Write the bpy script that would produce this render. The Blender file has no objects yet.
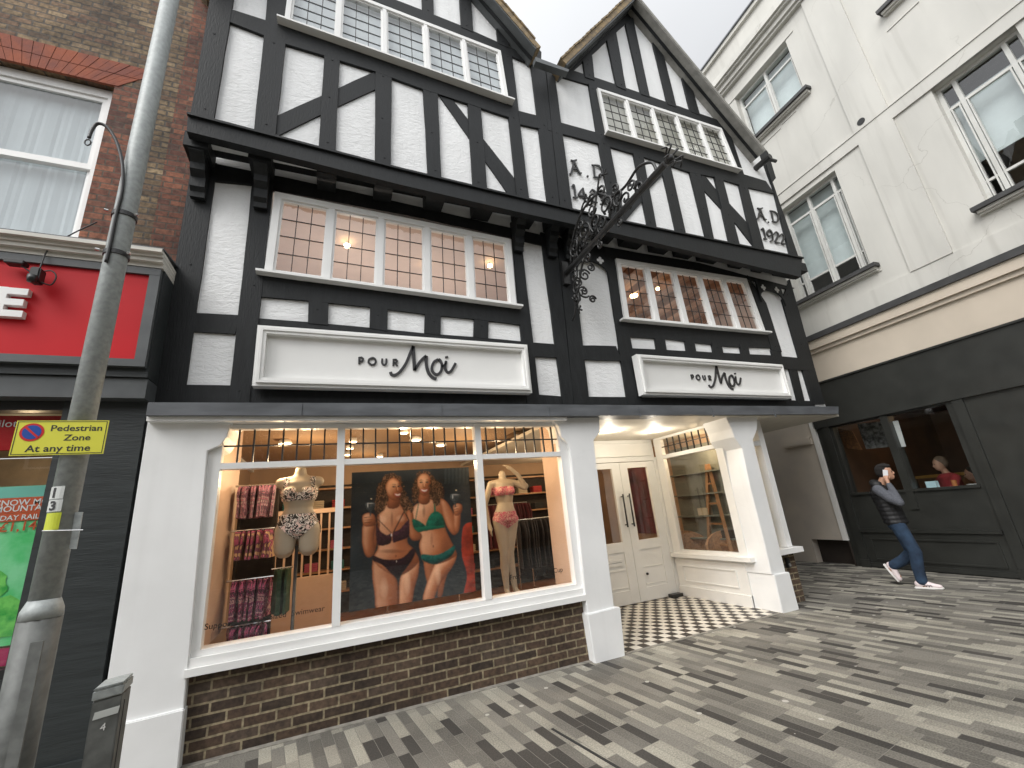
import bpy, bmesh, math, random
from mathutils import Vector, Matrix
random.seed(7)
R = math.radians
V = Vector
scene = bpy.context.scene
COL = scene.collection
# ------------------------------------------------------------------ camera
FPX = 423.0
yaw, pitch, roll = R(23.70), R(16.72), R(-5.27)
CAM = V((0, 0, 1.6))
_f = V((math.sin(yaw)*math.cos(pitch), math.cos(yaw)*math.cos(pitch), math.sin(pitch)))
_r = V((math.cos(yaw), -math.sin(yaw), 0)); _u = _r.cross(_f)
RT = math.cos(roll)*_r + math.sin(roll)*_u
UP = -math.sin(roll)*_r + math.cos(roll)*_u
cd = bpy.data.cameras.new('camera'); cam = bpy.data.objects.new('camera', cd); COL.objects.link(cam)
cd.sensor_width = 36; cd.lens = FPX/1024*36; cd.clip_start = 0.05; cd.clip_end = 600
m = Matrix((RT, UP, -_f)).transposed().to_4x4(); m.translation = CAM
cam.matrix_world = m; scene.camera = cam
# survey helpers: sight a measured direction onto a real wall plane
def ray(x, y): return RT*((x-512)/FPX) - UP*((y-384)/FPX) + _f
def onY(x, y, Y):
    r = ray(x, y); return CAM + r*(Y/r.y)
def onZ(x, y, z=0.0):
    r = ray(x, y); return CAM + r*((z-CAM.z)/r.z)
TH = R(3.9)
RN = V((-math.cos(TH), math.sin(TH), 0)); RU = V((-math.sin(TH), -math.cos(TH), 0)); RO = V((9.42, 5.0, 0))
def RP(u, z, o=0.0): return RO + RU*u + RN*o + V((0, 0, z))
def onR(x, y, o=0.0):
    r = ray(x, y); p0 = RO + RN*o
    return CAM + r*((p0-CAM).dot(RN)/r.dot(RN))
# ------------------------------------------------------------------ materials
def nd(nt, t, **k):
    n = nt.nodes.new(t)
    for a, b in k.items(): setattr(n, a, b)
    return n
MATS = {}
def mk(name, base, rough=.6, var=.12, scale=6., bump=0., bscale=50., metal=0., emit=None, es=1., stretch=None, base2=None, detail=5., coat=0., bdist=.01):
    if name in MATS: return MATS[name]
    mt = bpy.data.materials.new(name); mt.use_nodes = True; nt = mt.node_tree
    b = nt.nodes['Principled BSDF']; L = nt.links
    b.inputs['Roughness'].default_value = rough; b.inputs['Metallic'].default_value = metal
    if coat: b.inputs['Coat Weight'].default_value = coat
    tc = nd(nt, 'ShaderNodeNewGeometry'); mp = nd(nt, 'ShaderNodeMapping'); L.new(tc.outputs['Position'], mp.inputs['Vector'])
    if stretch: mp.inputs['Scale'].default_value = stretch
    if var or base2:
        n = nd(nt, 'ShaderNodeTexNoise'); n.inputs['Scale'].default_value = scale; n.inputs['Detail'].default_value = detail
        L.new(mp.outputs[0], n.inputs['Vector'])
        cr = nd(nt, 'ShaderNodeValToRGB'); L.new(n.outputs['Fac'], cr.inputs[0])
        c2 = base2 or tuple(c*(1-var) for c in base); c1 = base if base2 else tuple(min(1, c*(1+var)) for c in base)
        cr.color_ramp.elements[0].position = .35; cr.color_ramp.elements[1].position = .65
        cr.color_ramp.elements[0].color = (*c2, 1); cr.color_ramp.elements[1].color = (*c1, 1)
        L.new(cr.outputs[0], b.inputs['Base Color'])
        rr = nd(nt, 'ShaderNodeMapRange'); L.new(n.outputs['Fac'], rr.inputs[0])
        rr.inputs['To Min'].default_value = max(.03, rough-.08); rr.inputs['To Max'].default_value = min(1, rough+.08)
        L.new(rr.outputs[0], b.inputs['Roughness'])
    else: b.inputs['Base Color'].default_value = (*base, 1)
    if bump:
        n2 = nd(nt, 'ShaderNodeTexNoise'); n2.inputs['Scale'].default_value = bscale; n2.inputs['Detail'].default_value = 4
        L.new(mp.outputs[0], n2.inputs['Vector'])
        bp = nd(nt, 'ShaderNodeBump'); bp.inputs['Strength'].default_value = bump; bp.inputs['Distance'].default_value = bdist
        L.new(n2.outputs['Fac'], bp.inputs['Height']); L.new(bp.outputs[0], b.inputs['Normal'])
    if emit: b.inputs['Emission Color'].default_value = (*emit, 1); b.inputs['Emission Strength'].default_value = es
    MATS[name] = mt; return mt
def glass(name, tint=(.93, .95, .95), ior=1.5, wob=.0, extra=0.0):
    mt = bpy.data.materials.new(name); mt.use_nodes = True; nt = mt.node_tree; L = nt.links
    nt.nodes.remove(nt.nodes['Principled BSDF']); out = nt.nodes['Material Output']
    t = nd(nt, 'ShaderNodeBsdfTransparent'); t.inputs[0].default_value = (*tint, 1)
    g = nd(nt, 'ShaderNodeBsdfGlossy'); g.inputs['Roughness'].default_value = .01; g.inputs['Color'].default_value = (1, 1, 1, 1)
    ge = nd(nt, 'ShaderNodeNewGeometry'); dp = nd(nt, 'ShaderNodeVectorMath', operation='DOT_PRODUCT'); L.new(ge.outputs['Incoming'], dp.inputs[0]); L.new(ge.outputs['Normal'], dp.inputs[1])
    ab = nd(nt, 'ShaderNodeMath', operation='ABSOLUTE'); L.new(dp.outputs['Value'], ab.inputs[0]); iv = nd(nt, 'ShaderNodeMath', operation='SUBTRACT'); iv.inputs[0].default_value = 1; L.new(ab.outputs[0], iv.inputs[1]); iv.use_clamp = True
    pw = nd(nt, 'ShaderNodeMath', operation='POWER'); L.new(iv.outputs[0], pw.inputs[0]); pw.inputs[1].default_value = 5
    mx = nd(nt, 'ShaderNodeMixShader')
    ad = nd(nt, 'ShaderNodeMath', operation='MULTIPLY_ADD'); L.new(pw.outputs[0], ad.inputs[0]); ad.inputs[1].default_value = .92; ad.inputs[2].default_value = .08+extra
    ad.use_clamp = True
    L.new(ad.outputs[0], mx.inputs[0]); L.new(t.outputs[0], mx.inputs[1]); L.new(g.outputs[0], mx.inputs[2]); L.new(mx.outputs[0], out.inputs[0])
    if wob:
        n = nd(nt, 'ShaderNodeTexNoise'); n.inputs['Scale'].default_value = 5; tc = nd(nt, 'ShaderNodeNewGeometry'); L.new(tc.outputs['Position'], n.inputs['Vector'])
        bp = nd(nt, 'ShaderNodeBump'); bp.inputs['Strength'].default_value = wob; bp.inputs['Distance'].default_value = .02
        L.new(n.outputs['Fac'], bp.inputs['Height']); L.new(bp.outputs[0], g.inputs['Normal']); 
    MATS[name] = mt; return mt
def bricks(name, cols, mortar, bw=.225, bh=.075, msize=.010, offset=.5, axis='xz', bump=.6, grime=.25, rough=.85):
    mt = bpy.data.materials.new(name); mt.use_nodes = True; nt = mt.node_tree; L = nt.links; b = nt.nodes['Principled BSDF']
    geo = nd(nt, 'ShaderNodeNewGeometry'); sp = nd(nt, 'ShaderNodeSeparateXYZ'); L.new(geo.outputs['Position'], sp.inputs[0])
    cb = nd(nt, 'ShaderNodeCombineXYZ'); L.new(sp.outputs['X' if axis[0] == 'x' else 'Y'], cb.inputs[0]); L.new(sp.outputs['Z'], cb.inputs[1])
    if axis == 'sum':
        s = nd(nt, 'ShaderNodeMath', operation='ADD'); L.new(sp.outputs['X'], s.inputs[0]); L.new(sp.outputs['Y'], s.inputs[1]); L.new(s.outputs[0], cb.inputs[0])
    # slight waviness of the courses
    nz = nd(nt, 'ShaderNodeTexNoise'); nz.inputs['Scale'].default_value = 3.; L.new(cb.outputs[0], nz.inputs['Vector'])
    ms = nd(nt, 'ShaderNodeVectorMath', operation='MULTIPLY_ADD'); L.new(nz.outputs['Color'], ms.inputs[0]); ms.inputs[1].default_value = (.012, .012, 0); L.new(cb.outputs[0], ms.inputs[2])
    br = nd(nt, 'ShaderNodeTexBrick'); L.new(ms.outputs[0], br.inputs['Vector']); br.offset = offset
    br.inputs['Scale'].default_value = 1; br.inputs['Mortar Size'].default_value = msize; br.inputs['Mortar Smooth'].default_value = .15
    br.inputs['Brick Width'].default_value = bw; br.inputs['Row Height'].default_value = bh; br.inputs['Bias'].default_value = 0
    br.inputs['Color1'].default_value = (0, 0, 0, 1); br.inputs['Color2'].default_value = (1, 1, 1, 1); br.inputs['Mortar'].default_value = (.5, .5, .5, 1)
    cr = nd(nt, 'ShaderNodeValToRGB'); L.new(br.outputs['Color'], cr.inputs[0])
    el = cr.color_ramp.elements
    while len(el) < len(cols): el.new(.5)
    for i, c in enumerate(cols): el[i].position = i/(len(cols)-1); el[i].color = (*c, 1)
    n2 = nd(nt, 'ShaderNodeTexNoise'); n2.inputs['Scale'].default_value = 28; n2.inputs['Detail'].default_value = 6; L.new(geo.outputs['Position'], n2.inputs['Vector'])
    n3 = nd(nt, 'ShaderNodeTexNoise'); n3.inputs['Scale'].default_value = 2.2; n3.inputs['Detail'].default_value = 4; L.new(geo.outputs['Position'], n3.inputs['Vector'])
    mm = nd(nt, 'ShaderNodeMixRGB'); L.new(br.outputs['Fac'], mm.inputs[0]); L.new(cr.outputs[0], mm.inputs[1]); mm.inputs[2].default_value = (*mortar, 1)
    def shade(src, noise, lo, hi):
        r = nd(nt, 'ShaderNodeMapRange'); L.new(noise.outputs['Fac'], r.inputs[0]); r.inputs['From Min'].default_value = .3; r.inputs['From Max'].default_value = .7
        r.inputs['To Min'].default_value = lo; r.inputs['To Max'].default_value = hi
        x = nd(nt, 'ShaderNodeVectorMath', operation='SCALE'); L.new(src, x.inputs[0]); L.new(r.outputs[0], x.inputs['Scale']); return x.outputs[0]
    c = shade(mm.outputs[0], n2, 1-grime, 1+grime); c = shade(c, n3, 1-grime, 1+grime*.6)
    L.new(c, b.inputs['Base Color']); b.inputs['Roughness'].default_value = rough
    h = nd(nt, 'ShaderNodeMath', operation='MULTIPLY_ADD'); L.new(br.outputs['Fac'], h.inputs[0]); h.inputs[1].default_value = -1; 
    q = nd(nt, 'ShaderNodeMath', operation='MULTIPLY'); L.new(n2.outputs['Fac'], q.inputs[0]); q.inputs[1].default_value = .5; L.new(q.outputs[0], h.inputs[2])
    bp = nd(nt, 'ShaderNodeBump'); bp.inputs['Strength'].default_value = bump; bp.inputs['Distance'].default_value = .01
    L.new(h.outputs[0], bp.inputs['Height']); L.new(bp.outputs[0], b.inputs['Normal'])
    MATS[name] = mt; return mt
def plaster_mat():
    mt = mk('white_plaster', (.79, .80, .80), .75, var=.055, scale=2.2, bump=.0, stretch=(1.6, 1, .35), detail=9)
    nt = mt.node_tree; L = nt.links; b = nt.nodes['Principled BSDF']
    geo = nd(nt, 'ShaderNodeNewGeometry'); mp = nd(nt, 'ShaderNodeMapping'); mp.inputs['Scale'].default_value = (1, 1, 2.2); L.new(geo.outputs['Position'], mp.inputs[0])
    n = nd(nt, 'ShaderNodeTexNoise'); n.inputs['Scale'].default_value = 14; n.inputs['Detail'].default_value = 5; n.inputs['Distortion'].default_value = 1.4; L.new(mp.outputs[0], n.inputs['Vector'])
    n2 = nd(nt, 'ShaderNodeTexVoronoi'); n2.inputs['Scale'].default_value = 9; L.new(mp.outputs[0], n2.inputs['Vector'])
    a = nd(nt, 'ShaderNodeMath', operation='MULTIPLY_ADD'); L.new(n2.outputs['Distance'], a.inputs[0]); a.inputs[1].default_value = .35; L.new(n.outputs['Fac'], a.inputs[2])
    bp = nd(nt, 'ShaderNodeBump'); bp.inputs['Strength'].default_value = .45; bp.inputs['Distance'].default_value = .02
    L.new(a.outputs[0], bp.inputs['Height']); L.new(bp.outputs[0], b.inputs['Normal']); return mt
def paving_mat():
    mt = bpy.data.materials.new('paving'); mt.use_nodes = True; nt = mt.node_tree; L = nt.links; b = nt.nodes['Principled BSDF']
    geo = nd(nt, 'ShaderNodeNewGeometry'); mp = nd(nt, 'ShaderNodeMapping'); mp.inputs['Rotation'].default_value = (0, 0, R(83)); L.new(geo.outputs['Position'], mp.inputs[0])
    sp = nd(nt, 'ShaderNodeSeparateXYZ'); L.new(mp.outputs[0], sp.inputs[0])
    def M(op, a, bb=None, c=None):
        n = nd(nt, 'ShaderNodeMath', operation=op)
        for i, v in enumerate((a, bb, c)):
            if v is None: continue
            if isinstance(v, (int, float)): n.inputs[i].default_value = v
            else: L.new(v, n.inputs[i])
        return n.outputs[0]
    ry = M('DIVIDE', sp.outputs['Y'], .086); row = M('FLOOR', ry); fy = M('FRACT', ry)
    w1 = nd(nt, 'ShaderNodeTexWhiteNoise', noise_dimensions='1D'); L.new(row, w1.inputs['W'])
    rx = M('ADD', M('DIVIDE', sp.outputs['X'], .322), M('MULTIPLY', M('ROUND', M('MULTIPLY', w1.outputs['Value'], 5.0)), .2)); col = M('FLOOR', rx); fx = M('FRACT', rx)
    cb = nd(nt, 'ShaderNodeCombineXYZ'); L.new(row, cb.inputs[0]); L.new(col, cb.inputs[1])
    w2 = nd(nt, 'ShaderNodeTexWhiteNoise', noise_dimensions='2D'); L.new(cb.outputs[0], w2.inputs['Vector'])
    cr = nd(nt, 'ShaderNodeValToRGB'); cr.color_ramp.interpolation = 'CONSTANT'; L.new(w2.outputs['Value'], cr.inputs[0])
    el = cr.color_ramp.elements; cols = [(0, (.044, .040, .035)), (.16, (.122, .114, .098)), (.40, (.158, .148, .127)), (.66, (.275, .26, .215)), (.86, (.228, .214, .178))]
    while len(el) < len(cols): el.new(.5)
    for e, (p, c) in zip(el, cols): e.position = p; e.color = (*c, 1)
    n1 = nd(nt, 'ShaderNodeTexNoise'); n1.inputs['Scale'].default_value = 95; n1.inputs['Detail'].default_value = 4; L.new(geo.outputs['Position'], n1.inputs['Vector'])
    n2 = nd(nt, 'ShaderNodeTexNoise'); n2.inputs['Scale'].default_value = 1.6; n2.inputs['Detail'].default_value = 6; L.new(geo.outputs['Position'], n2.inputs['Vector'])
    w3 = nd(nt, 'ShaderNodeTexWhiteNoise', noise_dimensions='2D'); c3 = nd(nt, 'ShaderNodeVectorMath', operation='ADD'); L.new(cb.outputs[0], c3.inputs[0]); c3.inputs[1].default_value = (37, 11, 0); L.new(c3.outputs[0], w3.inputs['Vector'])
    k = M('ADD', M('MULTIPLY', n1.outputs['Fac'], 1.9), M('MULTIPLY', n2.outputs['Fac'], 1.1)); k = M('ADD', k, M('MULTIPLY_ADD', w3.outputs['Value'], .26, -.62))
    sc = nd(nt, 'ShaderNodeVectorMath', operation='SCALE'); L.new(cr.outputs[0], sc.inputs[0]); L.new(k, sc.inputs['Scale'])
    dy = M('MULTIPLY', M('MINIMUM', fy, M('SUBTRACT', 1, fy)), .086); dx = M('MULTIPLY', M('MINIMUM', fx, M('SUBTRACT', 1, fx)), .322)
    d = M('MINIMUM', dx, dy); jt = M('LESS_THAN', d, .0022)
    jc = nd(nt, 'ShaderNodeMixRGB'); L.new(M('MULTIPLY', jt, .8), jc.inputs[0]); L.new(sc.outputs[0], jc.inputs[1]); jc.inputs[2].default_value = (.19, .18, .155, 1)
    # trodden gum spots
    vo = nd(nt, 'ShaderNodeTexVoronoi'); vo.inputs['Scale'].default_value = 4.2; vo.inputs['Randomness'].default_value = 1; L.new(geo.outputs['Position'], vo.inputs['Vector'])
    rad = M('MULTIPLY', vo.outputs['Color'], .12); gum = M('LESS_THAN', vo.outputs['Distance'], rad)
    gc = nd(nt, 'ShaderNodeMixRGB'); L.new(M('MULTIPLY', gum, .75), gc.inputs[0]); L.new(jc.outputs[0], gc.inputs[1]); gc.inputs[2].default_value = (.5, .48, .43, 1)
    L.new(gc.outputs[0], b.inputs['Base Color'])
    rg = nd(nt, 'ShaderNodeMapRange'); L.new(n2.outputs['Fac'], rg.inputs[0]); rg.inputs['To Min'].default_value = .68; rg.inputs['To Max'].default_value = .95; L.new(rg.outputs[0], b.inputs['Roughness'])
    hh = M('SUBTRACT', M('MULTIPLY', n1.outputs['Fac'], .3), M('SUBTRACT', 1, M('MINIMUM', M('MULTIPLY', d, 200), 1)))
    hh = M('ADD', hh, M('MULTIPLY', w2.outputs['Value'], .35))
    bp = nd(nt, 'ShaderNodeBump'); bp.inputs['Strength'].default_value = .5; bp.inputs['Distance'].default_value = .004; L.new(hh, bp.inputs['Height']); L.new(bp.outputs[0], b.inputs['Normal'])
    return mt
def checker_mat():
    mt = bpy.data.materials.new('entrance_checker'); mt.use_nodes = True; nt = mt.node_tree; L = nt.links; b = nt.nodes['Principled BSDF']
    geo = nd(nt, 'ShaderNodeNewGeometry'); mp = nd(nt, 'ShaderNodeMapping'); mp.inputs['Scale'].default_value = (1, .82, 1); mp.inputs['Location'].default_value = (.03, .05, .37); L.new(geo.outputs['Position'], mp.inputs[0])
    ck = nd(nt, 'ShaderNodeTexChecker'); ck.inputs['Scale'].default_value = 1/.107; L.new(mp.outputs[0], ck.inputs['Vector'])
    ck.inputs['Color1'].default_value = (.035, .028, .024, 1); ck.inputs['Color2'].default_value = (.66, .62, .54, 1)
    n = nd(nt, 'ShaderNodeTexNoise'); n.inputs['Scale'].default_value = 7; n.inputs['Detail'].default_value = 6; L.new(geo.outputs['Position'], n.inputs['Vector'])
    r = nd(nt, 'ShaderNodeMapRange'); L.new(n.outputs['Fac'], r.inputs[0]); r.inputs['To Min'].default_value = .72; r.inputs['To Max'].default_value = 1.2
    s = nd(nt, 'ShaderNodeVectorMath', operation='SCALE'); L.new(ck.outputs['Color'], s.inputs[0]); L.new(r.outputs[0], s.inputs['Scale']); L.new(s.outputs[0], b.inputs['Base Color'])
    b.inputs['Roughness'].default_value = .45; return mt
def print_mat(name, cols, scale, rough=.7, bump=.2):
    """small printed textile pattern"""
    mt = bpy.data.materials.new(name); mt.use_nodes = True; nt = mt.node_tree; L = nt.links; b = nt.nodes['Principled BSDF']
    tc = nd(nt, 'ShaderNodeTexCoord'); v = nd(nt, 'ShaderNodeTexNoise'); v.inputs['Scale'].default_value = scale; v.inputs['Detail'].default_value = 1.5; v.inputs['Distortion'].default_value = .8; L.new(tc.outputs['Object'], v.inputs['Vector'])
    cr = nd(nt, 'ShaderNodeValToRGB'); cr.color_ramp.interpolation = 'CONSTANT'; L.new(v.outputs['Fac'], cr.inputs[0]); el = cr.color_ramp.elements
    while len(el) < len(cols): el.new(.5)
    for i, c in enumerate(cols): el[i].position = 0 if i == 0 else .34+.32*i/len(cols); el[i].color = (*c, 1)
    L.new(cr.outputs[0], b.inputs['Base Color']); b.inputs['Roughness'].default_value = rough
    MATS[name] = mt; return mt

PL = plaster_mat()
BLK = mk('black_painted_timber', (.012, .0135, .0145), .58, var=.25, scale=3, bump=.35, bscale=12, stretch=(6, 6, 1.2), bdist=.008)
BLK.node_tree.nodes['Principled BSDF'].inputs['Specular IOR Level'].default_value = .32
WHT = mk('white_gloss_paint', (.80, .80, .785), .35, var=.03, scale=3, bump=.06, bscale=20)
PIER = mk('white_painted_render', (.80, .805, .80), .5, var=.035, scale=2.2, bump=.1, bscale=14)
CRM = mk('cream_gloss_paint', (.79, .78, .745), .4, var=.03, scale=3)
LEADM = mk('lead_came', (.03, .03, .03), .5, var=0)
LEAD = mk('weathered_lead', (.10, .107, .116), .55, var=.22, scale=5, bump=.15, bscale=14, stretch=(.5, 1, 2))
GL = glass('shop_glass', (.96, .97, .97), 1.5)
GLL = glass('leaded_glass', (.93, .94, .94), 1.5, wob=.35)
GLR = glass('window_glass', (.9, .93, .93), 1.5)
BRK = bricks('dark_brown_brick', [(.040, .028, .020), (.070, .044, .029), (.094, .060, .039), (.078, .057, .042)], (.25, .205, .13), bw=.236, bh=.077, msize=.0085, grime=.4)
STK = bricks('yellow_stock_brick', [(.085, .055, .034), (.17, .115, .062), (.21, .15, .085), (.12, .062, .038), (.26, .19, .11)], (.085, .07, .055), bw=.165, bh=.072, msize=.009, grime=.5, bump=.8)
RBK = bricks('orange_red_brick', [(.19, .066, .036), (.12, .045, .03), (.25, .095, .052), (.085, .042, .032)], (.10, .07, .05), bw=.165, bh=.072, msize=.007, grime=.4, bump=.7)
RED = mk('red_sign_panel', (.50, .008, .014), .5, var=.07, scale=1.5, detail=8)
RED.node_tree.nodes['Principled BSDF'].inputs['Specular IOR Level'].default_value = .25
DKF = mk('charcoal_green_paint', (.026, .031, .032), .45, var=.15, scale=5, bump=.2, bscale=18, stretch=(.6, .6, 6))
GRF = mk('grey_sign_frame', (.085, .092, .095), .45, var=.1)
STONE = mk('cream_masonry_paint', (.54, .53, .49), .65, var=.085, scale=1.3, bump=.25, bscale=5, stretch=(1, 1, .35), detail=9)
def cracks(mt, amt=.28):
    nt = mt.node_tree; L = nt.links; b = nt.nodes['Principled BSDF']; src = b.inputs['Base Color'].links[0].from_socket
    ge = nd(nt, 'ShaderNodeNewGeometry'); nz = nd(nt, 'ShaderNodeTexNoise'); nz.inputs['Scale'].default_value = 1.7; nz.inputs['Detail'].default_value = 8; L.new(ge.outputs['Position'], nz.inputs['Vector'])
    wv = nd(nt, 'ShaderNodeVectorMath', operation='MULTIPLY_ADD'); L.new(nz.outputs['Color'], wv.inputs[0]); wv.inputs[1].default_value = (.9, .9, .9); L.new(ge.outputs['Position'], wv.inputs[2])
    vo = nd(nt, 'ShaderNodeTexVoronoi', feature='DISTANCE_TO_EDGE'); vo.inputs['Scale'].default_value = .42; L.new(wv.outputs[0], vo.inputs['Vector'])
    ln = nd(nt, 'ShaderNodeMapRange'); L.new(vo.outputs['Distance'], ln.inputs[0]); ln.inputs['From Max'].default_value = .0035; ln.inputs['To Min'].default_value = 1; ln.inputs['To Max'].default_value = 0
    n2 = nd(nt, 'ShaderNodeTexNoise'); n2.inputs['Scale'].default_value = .9; L.new(ge.outputs['Position'], n2.inputs['Vector']); g = nd(nt, 'ShaderNodeMapRange'); L.new(n2.outputs['Fac'], g.inputs[0]); g.inputs['From Min'].default_value = .45; g.inputs['From Max'].default_value = .6
    # rain runs: thin streaks drawn out downwards
    mp = nd(nt, 'ShaderNodeMapping'); mp.inputs['Scale'].default_value = (7, 7, .35); L.new(ge.outputs['Position'], mp.inputs[0]); n3 = nd(nt, 'ShaderNodeTexNoise'); n3.inputs['Scale'].default_value = 1; n3.inputs['Detail'].default_value = 5; L.new(mp.outputs[0], n3.inputs['Vector'])
    st = nd(nt, 'ShaderNodeMapRange'); L.new(n3.outputs['Fac'], st.inputs[0]); st.inputs['From Min'].default_value = .56; st.inputs['From Max'].default_value = .74; st.inputs['To Max'].default_value = amt*.75
    m1 = nd(nt, 'ShaderNodeMath', operation='MULTIPLY'); L.new(ln.outputs[0], m1.inputs[0]); L.new(g.outputs[0], m1.inputs[1]); m2 = nd(nt, 'ShaderNodeMath', operation='MULTIPLY'); L.new(m1.outputs[0], m2.inputs[0]); m2.inputs[1].default_value = amt*1.6
    ad = nd(nt, 'ShaderNodeMath', operation='ADD'); L.new(m2.outputs[0], ad.inputs[0]); L.new(st.outputs[0], ad.inputs[1]); ad.use_clamp = True
    mx = nd(nt, 'ShaderNodeMixRGB'); L.new(ad.outputs[0], mx.inputs[0]); L.new(src, mx.inputs[1]); mx.inputs[2].default_value = (.22, .205, .175, 1); L.new(mx.outputs[0], b.inputs['Base Color'])
cracks(STONE); cracks(PL, .10); cracks(PIER, .07)
BEIGE = mk('beige_render', (.56, .49, .40), .6, var=.04, scale=2)
RDK = mk('dark_olive_paint', (.026, .027, .024), .42, var=.12, scale=4)
GALV = mk('galvanised_steel', (.33, .355, .35), .55, var=.13, scale=30, metal=.15, bump=.1, bscale=40, detail=3)
GALVD = mk('dull_galvanised_steel', (.13, .136, .13), .6, var=.2, scale=14, metal=.1, bump=.1, bscale=30)
IRON = mk('black_wrought_iron', (.018, .018, .018), .4, var=.1)
TILE = mk('mossy_roof_tile', (.30, .22, .12), .9, scale=9, base2=(.15, .12, .085), bump=.6, bscale=30)
SLATE = mk('grey_roof_verge', (.24, .235, .215), .85, var=.15, scale=9, bump=.3)
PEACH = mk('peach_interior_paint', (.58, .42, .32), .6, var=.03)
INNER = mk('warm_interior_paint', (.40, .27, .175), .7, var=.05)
PINKW = mk('upstairs_wall_paint', (.60, .47, .42), .7, var=.04)
WOODF = mk('orange_wood_floor', (.30, .12, .04), .3, var=.3, scale=5, stretch=(1, 10, 1))
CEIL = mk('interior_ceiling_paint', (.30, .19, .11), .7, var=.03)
DARK = mk('dark_interior', (.03, .022, .017), .8, var=.2)
BULB = mk('warm_lamp_glow', (1, .8, .5), .5, var=0, emit=(1, .72, .38), es=14)
BULB2 = mk('bright_downlight_glow', (1, .9, .7), .5, var=0, emit=(1, .86, .6), es=9)
BLIND = mk('pale_window_blind', (.66, .70, .72), .8, var=.05)
FROST = mk('frosted_blind', (.58, .63, .63), .6, var=.04)
WOOD = mk('tan_wood', (.32, .17, .08), .5, var=.2, scale=8)
CHROME = mk('rail_steel', (.6, .6, .6), .25, var=0, metal=.9)
MANQ = mk('mannequin_beige', (.40, .34, .26), .4, var=.03)
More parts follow.
